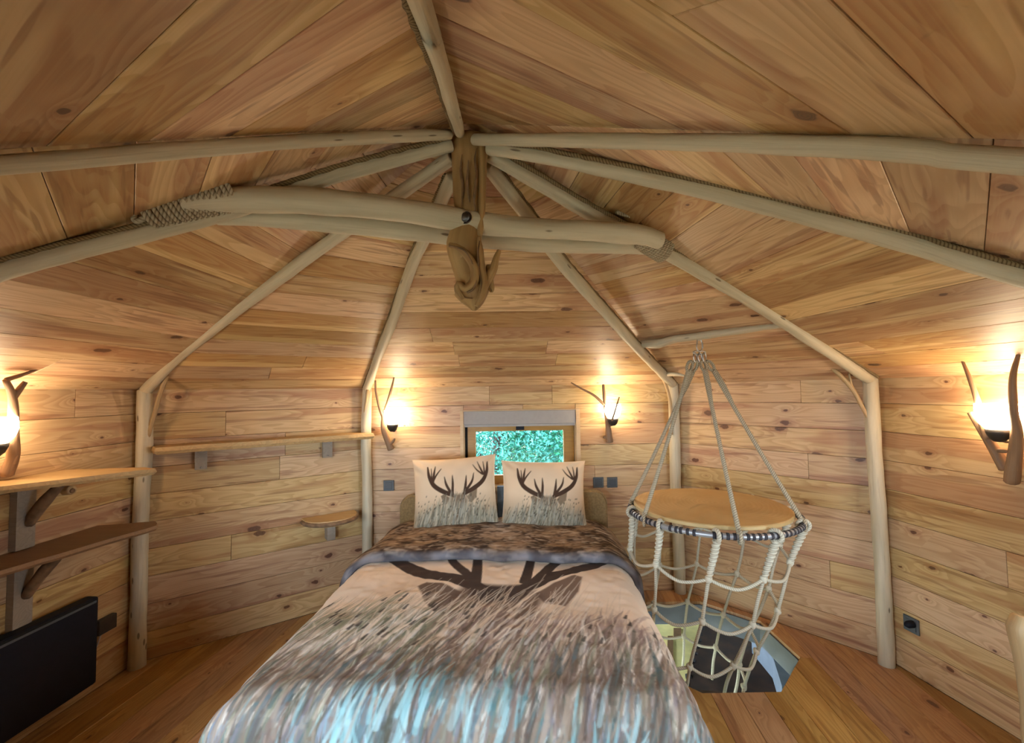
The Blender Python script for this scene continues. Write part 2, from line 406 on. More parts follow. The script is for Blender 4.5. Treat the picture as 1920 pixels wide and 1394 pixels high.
def box_mesh(sx, sy, sz, bev=0.004, seg=2, loc=(0, 0, 0)):
    bm = bmesh.new(); bmesh.ops.create_cube(bm, size=1.0)
    bmesh.ops.scale(bm, vec=(sx, sy, sz), verts=bm.verts)
    if bev: bmesh.ops.bevel(bm, geom=bm.edges[:], offset=bev, segments=seg, affect='EDGES', profile=0.6)
    bmesh.ops.translate(bm, vec=loc, verts=bm.verts)
    me = bpy.data.meshes.new('m'); bm.to_mesh(me); bm.free(); return me

def catmull(pts, n):
    P = [Vector(p) for p in pts]
    if len(P) == 2: return [P[0].lerp(P[1], k / n) for k in range(n + 1)], [k / n for k in range(n + 1)]
    P = [P[0] * 2 - P[1]] + P + [P[-1] * 2 - P[-2]]
    segs = len(P) - 3; L = [(P[i + 2] - P[i + 1]).length for i in range(segs)]; tot = sum(L)
    out, par = [], []
    for i in range(segs):
        m = max(1, round(n * L[i] / tot))
        for k in range(m):
            s = k / m; a, b, c, d = P[i:i + 4]
            out.append(0.5 * ((2 * b) + (c - a) * s + (2 * a - 5 * b + 4 * c - d) * s * s + (3 * b - a - 3 * c + d) * s ** 3)); par.append((i + s) / segs)
    out.append(P[-2].copy()); par.append(1.0)
    return out, par

def tube(pts, radii, n=24, sides=12, wob=0.0, twist=None, closed=False, flat=None, seed=0, capround=True):
    "tube along a smooth path; radii = list over the path; twist=(strands, pitch, depth) for laid rope"
    path, par = catmull(pts, n)
    rng = random.Random(seed + int(1000 * abs(path[0].x)) + int(777 * abs(path[-1].z)))
    ph = [rng.uniform(0, 6.28) for _ in range(6)]
    rad = lambda s: np.interp(s, np.linspace(0, 1, len(radii)), radii)
    if closed: path = path[:-1]; par = par[:-1]
    N = len(path); T = []
    for i in range(N):
        a = path[(i - 1) % N] if closed or i > 0 else path[0]; b = path[(i + 1) % N] if closed or i < N - 1 else path[-1]
        T.append((b - a).normalized())
    up = Vector((0, 0, 1)) if abs(T[0].z) < 0.9 else Vector((1, 0, 0))
    nrm = (up - T[0] * up.dot(T[0])).normalized()
    vs, fs, uvf = [], [], []; ln = 0.0; lens = []
    rings = []
    for i in range(N):
        if i: ln += (path[i] - path[i - 1]).length; nrm = (nrm - T[i] * nrm.dot(T[i])).normalized()
        lens.append(ln); bi = T[i].cross(nrm); r = float(rad(par[i])); ring = []
        for k in range(sides):
            th = 2 * PI * k / sides
            rr = r
            if twist: rr = r * (1 + twist[2] * math.cos(twist[0] * th - 2 * PI * twist[0] * ln / (twist[0] * twist[1])))
            if wob: rr *= 1 + wob * (math.sin(2 * th + ph[0] + ln * 9) * 0.5 + math.sin(3 * th + ph[1] - ln * 14) * 0.3 + math.sin(th + ln * 23 + ph[2]) * 0.3 + math.sin(ln * 31 + ph[3]) * 0.35)
            sx = flat if flat else 1.0
            ring.append(len(vs)); vs.append(path[i] + nrm * (rr * math.cos(th)) + bi * (rr * sx * math.sin(th)))
        rings.append(ring)
    M_ = N if closed else N - 1
    for i in range(M_):
        a, b = rings[i], rings[(i + 1) % N]; l0 = lens[i]; l1 = lens[i + 1] if i + 1 < N else ln + (path[0] - path[-1]).length
        for k in range(sides):
            j = (k + 1) % sides
            fs.append((a[k], a[j], b[j], b[k])); uvf += [(k / sides, l0), ((k + 1) / sides, l0), ((k + 1) / sides, l1), (k / sides, l1)]
    if not closed:
        for e, ring in ((0, rings[0]), (1, rings[-1])):
            r = float(rad(par[0 if e == 0 else -1])); t = -T[0] if e == 0 else T[-1]; c0 = path[0] if e == 0 else path[-1]
            inner = []
            for v in ring:
                inner.append(len(vs)); vs.append(c0 + (vs[v] - c0) * 0.8 + t * r * 0.18)
            l = lens[0 if e == 0 else -1]
            for k in range(sides):
                j = (k + 1) % sides
                q = (ring[j], ring[k], inner[k], inner[j]) if e == 0 else (ring[k], ring[j], inner[j], inner[k])
                fs.append(q); uvf += [(k / sides, l)] * 4
            f = tuple(inner[::-1]) if e == 0 else tuple(inner)
            fs.append(f); uvf += [(kk / sides, l) for kk in range(sides)]
    return mesh_from(vs, fs, True, uvf)

def join_meshes(meshes):
    bm = bmesh.new()
    for me in meshes: bm.from_mesh(me)
    me = bpy.data.meshes.new('m'); bm.to_mesh(me); bm.free()
    return me
def lathe(profile, segs=24, smooth=True):
    vs, fs = [], []; n = len(profile)
    for r, z in profile:
        for k in range(segs):
            th = 2 * PI * k / segs; vs.append((r * math.cos(th), r * math.sin(th), z))
    for i in range(n - 1):
        for k in range(segs):
            j = (k + 1) % segs; fs.append((i * segs + k, i * segs + j, (i + 1) * segs + j, (i + 1) * segs + k))
    if profile[0][0] > 1e-4: fs.append(tuple(range(segs))[::-1])
    if profile[-1][0] > 1e-4: fs.append(tuple(range((n - 1) * segs, n * segs)))
    return mesh_from(vs, fs, smooth)

def world_part(name, me, mat, parent):
    "mesh in world coordinates, recentred on its own middle"
    co = np.empty(len(me.vertices) * 3); me.vertices.foreach_get('co', co); co = co.reshape(-1, 3)
    c = Vector((co.min(0) + co.max(0)) / 2); me.transform(Matrix.Translation(-c))
    return link(name, me, mat, parent, Matrix.Translation(c))
def world_thing(name, me, mat, label, cat, group=None):
    return tag(world_part(name, me, mat, None), label, cat, group)

# ================================================================== STRUCTURE: walls
ROW = 0.177
wall_names = {(3, 4): 'wall_left', (4, 5): 'wall_back_left', (5, 6): 'wall_back', (6, 7): 'wall_back_right', (7, 8): 'wall_right',
              (8, 9): 'wall_front_right', (9, 1): 'wall_entrance_right', (1, 2): 'wall_entrance_left', (2, 3): 'wall_front_left'}
wall_labels = {(3, 4): 'pine board wall carrying the live edge shelves and black heater', (4, 5): 'pine board wall left of the bed with the long high shelf',
               (5, 6): 'pine board wall behind the bed with the small window', (6, 7): 'pine board wall behind the hanging rope basket',
               (7, 8): 'pine board wall at far right with a fork branch lamp', (8, 9): 'pine board wall with a side window near the viewer',
               (9, 1): 'pine board wall beside the entrance behind the viewer', (1, 2): 'pine board wall with glazed door behind the viewer',
               (2, 3): 'pine board wall with window on the near left'}
W56 = WF[(5, 6)]
_a = W56.uv(W56.hit(869, 772)); _b = W56.uv(W56.hit(1079, 772))
WIN = (_a[0], _b[0], 0.90, 1.545)
holes = {(5, 6): WIN}
for key in ((8, 9), (2, 3)): holes[key] = (0.25, WF[key].len - 0.25, 0.75, 1.62)
holes[(1, 2)] = (0.45, WF[(1, 2)].len - 0.35, 0.06, 1.66)
walls = {}
PT = 0.018
for key, w in WF.items():
    wl = w.len; hole = holes.get(key)
    # structural slab behind the boards
    rects = [(-0.05, wl + 0.05, -0.10, HE + 0.02)]
    if hole:
        u0, u1, v0, v1 = hole
        rects = [(-0.05, u0, -0.10, HE + 0.02), (u1, wl + 0.05, -0.10, HE + 0.02), (u0, u1, -0.10, v0), (u0, u1, v1, HE + 0.02)]
    me = join_meshes([prism([(a, c), (b, c), (b, d), (a, d)], w.o, w.ex, w.ey, w.n, -0.09, -PT) for a, b, c, d in rects])
    wo = link(wall_names[key], me, 'backing'); tag(wo, wall_labels[key], 'wall', kind='structure'); walls[key] = wo
    poly = [(0.0, 0.0), (wl, 0.0), (wl, HE), (0.0, HE)]
    board_rows(wo, poly, w.o - w.n * PT, w.ex, w.ey, w.n, 'wall', ROW, 0.0, HE, joints=0.38, hole=hole)

# ================================================================== STRUCTURE: ceiling (nine sloping facets)
ceil_meshes = []
facets = []
for key, w in WF.items():
    i, j = key
    a = corner(i); b = corner(j); A = Vector((a.x, a.y, HE)); B = Vector((b.x, b.y, HE))
    ex = (B - A).normalized(); v = ROOF_TOP - A; ey = (v - ex * v.dot(ex)).normalized(); n = ex.cross(ey)
    if n.z > 0: n = -n
    tri = [(0, 0), ((B - A).length, 0), (v.dot(ex), v.dot(ey))]
    facets.append((A, ex, ey, n, tri))
    ceil_meshes.append(prism([(-0.06, -0.05), (tri[1][0] + 0.06, -0.05), (tri[2][0], tri[2][1] + 0.03)], A, ex, ey, n, -0.09, 0.0))
ceiling = link('ceiling', join_meshes(ceil_meshes), 'backing'); tag(ceiling, 'nine sided sloping pine board ceiling rising to a point', 'ceiling', kind='structure')
for A, ex, ey, n, tri in facets:
    board_rows(ceiling, tri, A - n * 0.0, ex, ey, n, 'roof', 0.178, 0.0, tri[2][1], joints=0.25, thick=0.016)

# ================================================================== STRUCTURE: floor boards round an octagonal hatch
HC = Vector((1.26, 3.065)); HR = 0.53 / math.cos(PI / 8)
hatch = [HC + Vector((math.cos(PI / 8 + k * PI / 4), math.sin(PI / 8 + k * PI / 4))) * HR for k in range(8)]
fang = math.atan2(0.108, 1.0)
fy = Vector((math.sin(fang), math.cos(fang))); fx = Vector((fy.y, -fy.x))
def chain(poly, x, upper):
    ys = []
    for k in range(len(poly)):
        a, b = poly[k], poly[(k + 1) % len(poly)]
        if min(a[0], b[0]) - 1e-9 <= x <= max(a[0], b[0]) + 1e-9 and abs(a[0] - b[0]) > 1e-9:
            ys.append(a[1] + (b[1] - a[1]) * (x - a[0]) / (b[0] - a[0]))
    return (max(ys) if upper else min(ys)) if ys else None
fp = [(corner(i).dot(fx), corner(i).dot(fy)) for i in range(1, 10)]
hp = [(h.dot(fx), h.dot(fy)) for h in hatch]
hx0, hx1 = min(p[0] for p in hp), max(p[0] for p in hp)
fx0, fx1 = min(p[0] for p in fp), max(p[0] for p in fp)
me = join_meshes([prism([(Vector(corner(i)).x, Vector(corner(i)).y), (corner(i % 9 + 1).x, corner(i % 9 + 1).y), (CEN.x, CEN.y)], Vector((0, 0, 0)), Vector((1, 0, 0)), Vector((0, 1, 0)), Vector((0, 0, 1)), -0.13, -0.022) for i in (8, 9, 1, 2, 3)])
# back part of the sub-floor is split round the hatch
cor = {i: corner(i) for i in V2D}
ring_pts = [cor[8], cor[7], cor[6], cor[5], cor[4], cor[3]]
sub = []
def quad_prism(pts): return prism([(p.x, p.y) for p in pts], Vector((0, 0, 0)), Vector((1, 0, 0)), Vector((0, 1, 0)), Vector((0, 0, 1)), -0.13, -0.022)
c3 = Vector((CEN.x, CEN.y))
sub.append(quad_prism([c3, cor[8], hatch[6]])); sub.append(quad_prism([cor[8], cor[7], hatch[7], hatch[6]])); sub.append(quad_prism([cor[7], hatch[0], hatch[7]]))
sub.append(quad_prism([cor[7], cor[6], hatch[1], hatch[0]])); sub.append(quad_prism([cor[6], hatch[2], hatch[1]])); sub.append(quad_prism([cor[6], cor[5], hatch[3], hatch[2]]))
sub.append(quad_prism([cor[5], c3, hatch[4], hatch[3]])); sub.append(quad_prism([c3, hatch[6], hatch[5]])); sub.append(quad_prism([c3, hatch[5], hatch[4]]))
sub.append(quad_prism([cor[5], cor[4], c3])); sub.append(quad_prism([cor[4], cor[3], c3]))
floor = link('floor', join_meshes([me] + sub), 'backing'); tag(floor, 'warm pine plank floor with an octagonal hatch cut in it', 'floor', kind='structure')
FX, FY, FZ = Vector((fx.x, fx.y, 0)), Vector((fy.x, fy.y, 0)), Vector((0, 0, 1))
BW = 0.148; x = fx0
rng = random.Random(3)
def floor_piece(poly, y_lo=None):
    # boards run along fy: local X is the board length
    q = [(p[1], -p[0]) for p in poly]
    plank(floor, q, Vector((0, 0, -0.022)), FY, -FX, FZ, 'floor', 0.022, gap=0.0006, cham=0.0014)
while x < fx1 - 1e-4:
    a, b = x, min(x + BW, fx1)
    xs = sorted(set([a + 1e-5, b - 1e-5] + [p[0] for p in fp if a < p[0] < b]))
    lo = [(t, chain(fp, t, False)) for t in xs]; hi = [(t, chain(fp, t, True)) for t in xs]
    lo = [p for p in lo if p[1] is not None]; hi = [p for p in hi if p[1] is not None]
    if b > hx0 + 1e-4 and a < hx1 - 1e-4:
        ca, cb = max(a + 1e-5, hx0), min(b - 1e-5, hx1)
        hxs = sorted(set([ca, cb] + [p[0] for p in hp if ca < p[0] < cb]))
        l = [(t, chain(hp, t, False)) for t in hxs]; u = [(t, chain(hp, t, True)) for t in hxs]
        l = [p for p in l if p[1] is not None]; u = [p for p in u if p[1] is not None]
        if ca > a + 1e-3: l = [(a + 1e-5, l[0][1])] + l; u = [(a + 1e-5, u[0][1])] + u
        if cb < b - 1e-3: l = l + [(b - 1e-5, l[-1][1])]; u = u + [(b - 1e-5, u[-1][1])]
        floor_piece(lo + l[::-1]); floor_piece(u + hi[::-1])
    else:
        ym0 = min(p[1] for p in lo); ym1 = max(p[1] for p in hi)
        poly = lo + hi[::-1]
        if ym1 - ym0 > 1.6:
            c = ym0 + (ym1 - ym0) * rng.uniform(0.3, 0.75)
            floor_piece(clip(poly, 0, 1, c)); floor_piece(clip(poly, 0, -1, -c))
        else: floor_piece(poly)
    x += BW

# ================================================================== windows and door behind the viewer (daylight)
def window_unit(name, w, hole, label, portal=True):
    u0, u1, v0, v1 = hole; th = 0.05
    root = empty(name, w.pt((u0 + u1) / 2, v0, -0.05)); tag(root, label, 'window', kind='structure')
    for a, b, c, d in ((u0, u1, v0, v0 + th), (u0, u1, v1 - th, v1), (u0, u0 + th, v0 + th, v1 - th), (u1 - th, u1, v0 + th, v1 - th)):
        world_part('window_frame', prism([(a, c), (b, c), (b, d), (a, d)], w.o, w.ex, w.ey, w.n, -0.075, -0.02), 'sash', root)
    world_part('pane', prism([(u0 + th, v0 + th), (u1 - th, v0 + th), (u1 - th, v1 - th), (u0 + th, v1 - th)], w.o, w.ex, w.ey, w.n, -0.05, -0.046), 'glass', root)
    if portal:
        ld = bpy.data.lights.new('sky_portal', 'AREA'); ld.shape = 'RECTANGLE'; ld.size = u1 - u0; ld.size_y = v1 - v0; ld.cycles.is_portal = True
        lo = bpy.data.objects.new('sky_portal', ld); C.objects.link(lo)
        p = w.pt((u0 + u1) / 2, (v0 + v1) / 2, -0.085); lo.matrix_basis = frame(p, w.ex if w.ex.cross(w.ey).dot(w.n) < 0 else -w.ex, w.ey, -w.n)
    return root
window_unit('window_2', WF[(8, 9)], holes[(8, 9)], 'side window in the near right wall')
window_unit('window_3', WF[(2, 3)], holes[(2, 3)], 'side window in the near left wall')
window_unit('door_1', WF[(1, 2)], holes[(1, 2)], 'glazed entrance door behind the viewer')

# ================================================================== the small window over the bed
root = empty('window_1', W56.pt((WIN[0] + WIN[1]) / 2, WIN[2], 0)); tag(root, 'small horizontal window with grey roller blind above the pillows', 'window', kind='structure')
u0, u1, v0, v1 = WIN
def wbox(name, a, b, c, d, t0, t1, mat, parent):
    return world_part(name, prism([(a, c), (b, c), (b, d), (a, d)], W56.o, W56.ex, W56.ey, W56.n, t0, t1), mat, parent)
for nm, a, b, c, d in (('casing', u0 - 0.028, u0, v0 - 0.03, v1 + 0.005), ('casing', u1, u1 + 0.034, v0 - 0.03, v1 + 0.005), ('casing', u0, u1, v0 - 0.03, v0), ('casing', u0, u1, v1 - 0.004, v1 + 0.005)):
    wbox(nm, a, b, c, d, -0.02, 0.022, 'trim', root)
for a, b, c, d in ((u0, u0 + 0.008, v0, v1), (u1 - 0.008, u1, v0, v1), (u0, u1, v0, v0 + 0.012)):
    wbox('reveal', a, b, c, d, -0.09, 0.005, 'trim', root)
gx0 = W56.uv(W56.hit(892, 810, -0.06))[0]; gx1 = W56.uv(W56.hit(1056, 810, -0.06))[0]; gz1 = W56.uv(W56.hit(974, 808, -0.06))[1]; gz0 = 0.985
for a, b, c, d in ((u0 + 0.03, gx0, v0 + 0.012, v1), (gx1, u1 - 0.012, v0 + 0.012, v1), (gx0, gx1, gz1, v1), (gx0, gx1, v0 + 0.012, gz0)):
    wbox('sash_rail', a, b, c, d, -0.085, -0.045, 'sash', root)
wbox('gap_shade_strip', u0 + 0.008, u0 + 0.03, v0 + 0.012, v1, -0.085, -0.055, 'blackslot', root)  # black strip stands in for the shaded gap beside the sash
pane = wbox('pane', gx0, gx1, gz0, gz1, -0.068, -0.064, 'glass', root)
lx, lz = W56.uv(W56.hit(975, 803, -0.04)); wbox('latch', lx - 0.035, lx + 0.035, lz - 0.016, lz + 0.014, -0.045, -0.030, 'black', root)
bz = W56.uv(W56.hit(970, 800, 0.01))[1]
bl = tag(empty('roller_blind', W56.pt((u0 + u1) / 2, bz, 0)), 'grey roller blind cassette at the top of the small window', 'blind')
wbox('cassette', u0 + 0.004, u1 - 0.004, bz + 0.022, v1 - 0.006, -0.035, 0.016, 'blind', bl)
wbox('bottom_bar', u0 + 0.008, u1 - 0.008, bz, bz + 0.020, -0.022, 0.006, 'blind', bl)
ld = bpy.data.lights.new('sky_portal', 'AREA'); ld.shape = 'RECTANGLE'; ld.size = gx1 - gx0; ld.size_y = gz1 - gz0; ld.cycles.is_portal = True
lo = bpy.data.objects.new('sky_portal', ld); C.objects.link(lo); lo.matrix_basis = frame(W56.pt((gx0 + gx1) / 2, (gz0 + gz1) / 2, -0.1), W56.ex if W56.ex.cross(W56.ey).dot(W56.n) < 0 else -W56.ex, W56.ey, -W56.n)

# ================================================================== posts
post_info = {4: (0.044, 'tall peeled log post at the shelf end beside the heater wall'), 5: (0.041, 'slender peeled log post left of the back window'),
             6: (0.045, 'peeled log post right of the back window behind the rope basket'), 7: (0.041, 'peeled log post at the right beside the rope basket'),
             3: (0.055, 'peeled log post just beyond the left picture edge'), 8: (0.055, 'peeled log post just beyond the right picture edge')}
for i, (r, lb) in post_info.items():
    p = post_xy(i); rr = random.Random(i)
    pts = [(p.x + rr.uniform(-.006, .006), p.y + rr.uniform(-.006, .006), z) for z in (0.0, 0.45, 0.9, 1.35, HE - 0.02)]
    world_thing('post', tube(pts, [r * 1.06, r, r * 0.98, r, r * 0.95], 30, 16, 0.05, seed=i), 'log', lb, 'post', 'peeled log wall posts')

# ================================================================== rafters
def line_depth(i, px, py):
    "world y where the apex-to-post line i is seen in column px"
    P = post_xy(i); B = Vector((P.x, P.y, HE - 0.03)); d = ray(px, py); k = d.x / d.y
    A = APEX; s = (k * A.y - A.x) / ((B.x - A.x) - k * (B.y - A.y)); return A.y + (B.y - A.y) * s
rafters = {
 2: ([(842, 252), (600, 263), (300, 285), (0, 310)], 0.020, 0.019, 'rafter log running level to the upper left picture edge'),
 3: ([(845, 272), (640, 326), (440, 392), (300, 430), (120, 475), (0, 508)], 0.026, 0.032, 'rafter log on the left that the cross beam is lashed to'),
 4: ([(846, 297), (640, 438), (540, 510), (430, 592), (330, 672)], 0.028, 0.034, 'rafter log rising from the tall left post to the apex'),
 5: ([(848, 332), (800, 440), (770, 505), (737, 600), (712, 662)], 0.028, 0.032, 'thin rafter log rising from the post left of the window'),
 6: ([(915, 312), (985, 400), (1050, 490), (1130, 580), (1200, 658)], 0.030, 0.034, 'rafter log rising from the post right of the window'),
 7: ([(918, 290), (1030, 355), (1116, 405), (1245, 472), (1400, 560), (1500, 624)], 0.030, 0.034, 'rafter log rising from the right hand post to the apex'),
 8: ([(915, 277), (1000, 290), (1150, 321), (1300, 352), (1500, 402), (1700, 454), (1920, 520)], 0.025, 0.032, 'rafter log sloping down to the right edge below the level one'),
 9: ([(890, 262), (1050, 263), (1250, 266), (1450, 271), (1600, 276), (1750, 287), (1920, 304)], 0.021, 0.021, 'rafter log running almost level to the right picture edge'),
 1: ([(862, 248), (845, 190), (826, 120), (806, 60), (786, 0)], 0.020, 0.017, 'rafter log running up and back over the viewer'),
}
raft_pts = {}
for i, (pp, r0, r1, lb) in rafters.items():
    P = post_xy(i); B = Vector((P.x, P.y, HE - 0.025)); A = APEX.copy()
    if i == 1:
        pts = []
        for px, py in pp:
            d = ray(px, py); best = min((k / 400 for k in range(1, 300)), key=lambda s: abs((EYE + d * ((A.lerp(B, s).y) / d.y)).z - A.lerp(B, s).z)); Y = A.lerp(B, best).y
            q = A.lerp(B, best); pts.append(Vector((at(px, py, q.y).x, q.y, q.z)))
    else: pts = [at(px, py, line_depth(i, px, py)) for px, py in pp]
    # keep the log tucked under the boards
    def under(q, r):
        for (FA, ex, ey, n, tri) in facets:
            g = 0
        return q
    pts = pts + ([B] if (pts[-1] - B).length > 0.05 else [])
    d0 = (pts[0] - pts[1]).normalized()
    raft_pts[i] = pts
    seen = [r0, (r0 + r1) / 2, r1, r1]
    ro = world_thing('rafter', tube(pts, seen, 46, 14, 0.06, seed=10 + i), 'log', lb, 'rafter', 'peeled log rafters meeting at the apex')
    raft_pts[(i, 'obj')] = ro

def rope(pts, r, n, mat='rope', pitch=0.036, depth=0.16, sides=9, name='rope', parent=None):
    return tube(pts, [r], n, sides, twist=(3, pitch / 3, depth))
# rope trims tucked along the rafters, where the boards meet the log
for i, side in ((1, -1), (3, 1), (8, 1), (5, -1), (6, 1), (7, 1)):
    pts = raft_pts[i]; out = []
    path, _ = catmull(pts, 14)
    rad0, rad1 = rafters[i][1], rafters[i][2]
    for k, q in enumerate(path):
        t = (path[min(k + 1, len(path) - 1)] - path[max(k - 1, 0)]).normalized()
        s = t.cross(Vector((0, 0, 1))).normalized()
        if i == 1: s = Vector((-1, 0, 0)); sg = 1
        else:
            # the side that faces away from / above the viewer
            sg = 1 if (s.y * (1 if i in (3, 8, 7) else 1)) < 0 else -1
            if i in (5,): s = Vector((-1, 0.3, 0)).normalized(); sg = 1
            if i in (6,): s = Vector((1, 0.3, 0)).normalized(); sg = 1
        rr = rad0 + (rad1 - rad0) * k / len(path)
        out.append(q + s * sg * (rr + 0.004) + Vector((0, 0, rr * 0.55)))
    me = tube(out, [0.0085], 240, 7, twist=(3, 0.012, 0.2))
    world_part('rope_trim', me, 'darkrope', raft_pts[(i, 'obj')])

# ================================================================== braces between posts and rafters
def brace(pp, wkey, off, r, label, mat='paletwig', extra=None):
    w = WF[wkey]
    pts = [w.hit(px, py, o) for (px, py), o in zip(pp, off)]
    b = empty('brace_branch', pts[-1]); tag(b, label, 'brace', 'small branch braces under the rafters')
    world_part('stem', tube(pts, r, 22, 9, 0.08), mat, b)
    if extra:
        q = [w.hit(px, py, o) for (px, py), o in zip(*extra)]
        world_part('side_twig', tube(q, [r[0] * 0.7, r[0] * 0.5], 10, 8, 0.08), mat, b)
brace([(313, 704), (300, 740), (286, 790), (277, 824)], (4, 5), (0.19, 0.15, 0.10, 0.075), [0.013, 0.013, 0.011], 'short straight brace on the tall left post')
brace([(700, 690), (692, 715), (687, 750), (682, 790)], (5, 6), (0.16, 0.12, 0.09, 0.07), [0.010, 0.012, 0.012], 'thin split brace on the post left of the window', extra=([(690, 722), (684, 755), (681, 785)], (0.10, 0.075, 0.06)))
brace([(1233, 694), (1248, 722), (1256, 752), (1259, 790), (1259, 815)], (5, 6), (0.16, 0.13, 0.10, 0.085, 0.08), [0.011, 0.013, 0.011], 'curved golden brace on the post right of the window')
brace([(1516, 650), (1560, 690), (1594, 724), (1614, 758), (1632, 793)], (6, 7), (0.22, 0.17, 0.13, 0.10, 0.08), [0.012, 0.014, 0.010], 'forked bent brace on the right hand post', extra=([(1597, 727), (1592, 700)], (0.13, 0.14)))

# ================================================================== cross beams clamping the hanging king post
def tie_depth(px, a, b):
    d = ray(px, 420); k = d.x / d.y; s = (k * a.y - a.x) / ((b.x - a.x) - k * (b.y - a.y)); return a.y + (b.y - a.y) * s
ta, tb = Vector((-1.07, 1.43)), Vector((0.737, 1.93))
front = [(345, 384), (400, 377), (480, 374), (620, 380), (760, 395), (880, 416), (1000, 428), (1120, 434), (1200, 441), (1238, 452)]
world_thing('cross_beam', tube([at(px, py, tie_depth(px, ta, tb)) for px, py in front], [0.028, 0.042, 0.046, 0.044, 0.040, 0.044, 0.036], 60, 16, 0.06, seed=50), 'log',
            'near cross beam log with a bolt in front of the carved post', 'beam', 'paired cross beams')
rear = [(405, 408), (480, 408), (640, 420), (800, 437), (900, 450), (1050, 459), (1180, 463), (1225, 467)]
ra, rb = Vector((-1.07, 1.55)), Vector((0.737, 2.10))
world_thing('cross_beam', tube([at(px, py, tie_depth(px, ra, rb)) for px, py in rear], [0.026, 0.036, 0.038, 0.036, 0.036, 0.030], 60, 16, 0.06, seed=51), 'log',
            'far cross beam log passing behind the carved post', 'beam', 'paired cross beams')
# bolt
bp = at(881, 416, tie_depth(881, ta, tb)); bd = Vector((-0.27, -0.96, 0)).normalized()
bq = bp + bd * 0.040
bolt = tag(empty('bolt', bq), 'dark round bolt head on the near cross beam', 'bolt')
rot = bd.to_track_quat('Z', 'Y').to_matrix().to_4x4()
link('washer', lathe([(0.0, 0.0), (0.024, 0.0), (0.024, 0.004), (0.0, 0.004)], 20, False), 'bolt', bolt, Matrix.Translation(bq) @ rot)
link('bolt_head', lathe([(0.0, 0.004), (0.019, 0.004), (0.018, 0.012), (0.011, 0.016), (0.0, 0.017)], 16), 'bolt', bolt, Matrix.Translation(bq) @ rot)
# lashings: rope wound round beam ends and rafters
def lashing(c, axis, other, r, turns, length, label, rp=0.0085, sq=0.75, taper=1.0, lean=Vector((0, 0, 0))):
    axis = axis.normalized(); u = (other - axis * other.dot(axis)).normalized(); v = axis.cross(u); pts = []
    n = turns * 14
    for k in range(n + 1):
        th = 2 * PI * k / 14; s = (k / n - 0.5) * length
        g_ = taper + (1 - taper) * k / n; pts.append(c + axis * s + u * (r * g_ * math.cos(th)) + v * (r * g_ * sq * math.sin(th)) + lean * (k / n - 0.5))
    return world_thing('rope_lashing', tube(pts, [rp], n * 2, 7), 'rope', label, 'rope', 'rope lashings on the cross beam')
def pt_on(i, px, py): return at(px, py, line_depth(i, px, py))
a3 = pt_on(3, 300, 428); b3 = pt_on(3, 440, 385)
lash_l = lashing(pt_on(3, 378, 388) + Vector((0, -0.035, 0.0)), (b3 - a3), Vector((0, -0.4, 1)), 0.064, 17, 0.29, 'hemp rope lashing at the left end of the cross beam', sq=1.05, taper=0.55)
tail = [pt_on(3, 300, 408) + Vector((0, -0.05, 0)), pt_on(3, 285, 411) + Vector((0, -0.06, 0)), pt_on(3, 277, 419) + Vector((0, -0.05, -0.01)), pt_on(3, 300, 421) + Vector((0, -0.06, 0)), pt_on(3, 350, 385) + Vector((0, -0.07, 0)), pt_on(3, 440, 352) + Vector((0, -0.03, 0))]
world_part('rope_tail', tube(tail, [0.009], 90, 8, twist=(3, 0.012, 0.2)), 'rope', lash_l)
a7 = pt_on(7, 1180, 430); b7 = pt_on(7, 1260, 478)
lash_r = lashing(pt_on(7, 1222, 455) + Vector((0, -0.01, -0.005)), (b7 - a7), Vector((0, -0.4, 1)), 0.056, 12, 0.17, 'hemp rope lashing at the right end of the cross beam', sq=1.0)
tail = [pt_on(7, 1150, 408) + Vector((0, -0.06, 0.0)), pt_on(7, 1195, 425) + Vector((0, -0.07, 0)), pt_on(7, 1240, 455) + Vector((0, -0.06, 0)), pt_on(7, 1272, 470) + Vector((0, -0.05, 0))]
world_part('rope_tail', tube(tail, [0.009], 60, 8, twist=(3, 0.012, 0.2)), 'rope', lash_r)

# ================================================================== carved king post hanging from the apex
KY = 1.70
kr = empty('king_post', at(880, 300, KY)); tag(kr, 'hanging carved burl wood post below the roof apex', 'post')
kp = [(878, 262), (880, 300), (879, 350), (879, 395), (876, 430), (870, 460), (872, 490), (880, 520), (886, 548), (889, 570), (889, 582)]
kw = [34, 33, 29, 27, 31, 34, 30, 29, 33, 18, 5]
world_part('shaft', tube([at(px, py, KY) for px, py in kp], [w / F * KY for w in kw], 60, 18, 0.09, flat=0.8, seed=70), 'king', kr)
def kbit(name, pp, rr, dy, mat='king', flat=None):
    world_part(name, tube([at(px, py, KY - dy) for px, py in pp], [r / F * KY for r in rr], 30, 12, 0.10, flat=flat, seed=len(pp)), mat, kr)
kbit('side_strip', [(903, 272), (905, 330), (903, 390), (900, 440)], [8, 8, 7, 5], 0.035)
kbit('carved_curl', [(842, 458), (858, 464), (876, 480), (890, 505), (888, 530), (872, 541), (860, 532), (858, 545), (868, 560)], [3, 6, 8, 9, 9, 8, 6, 6, 4], 0.052)
kbit('carved_ridge', [(898, 445), (900, 470), (903, 500), (908, 530), (902, 556), (893, 574)], [3, 6, 7, 8, 8, 4], 0.045)
kbit('spur', [(936, 470), (930, 486), (925, 505), (917, 522), (908, 545)], [4, 6, 8, 9, 6], 0.03)
kbit('inner_spur', [(916, 498), (917, 515), (921, 540), (922, 548)], [5, 7, 6, 3], 0.02)
world_part('groove_shade', tube([at(px, py, KY - 0.066) for px, py in [(842, 462), (868, 468), (885, 492), (893, 515), (889, 540), (876, 549)]], [0.004], 30, 8), 'bark', kr)  # dark tube drawn as the shade inside the carved groove

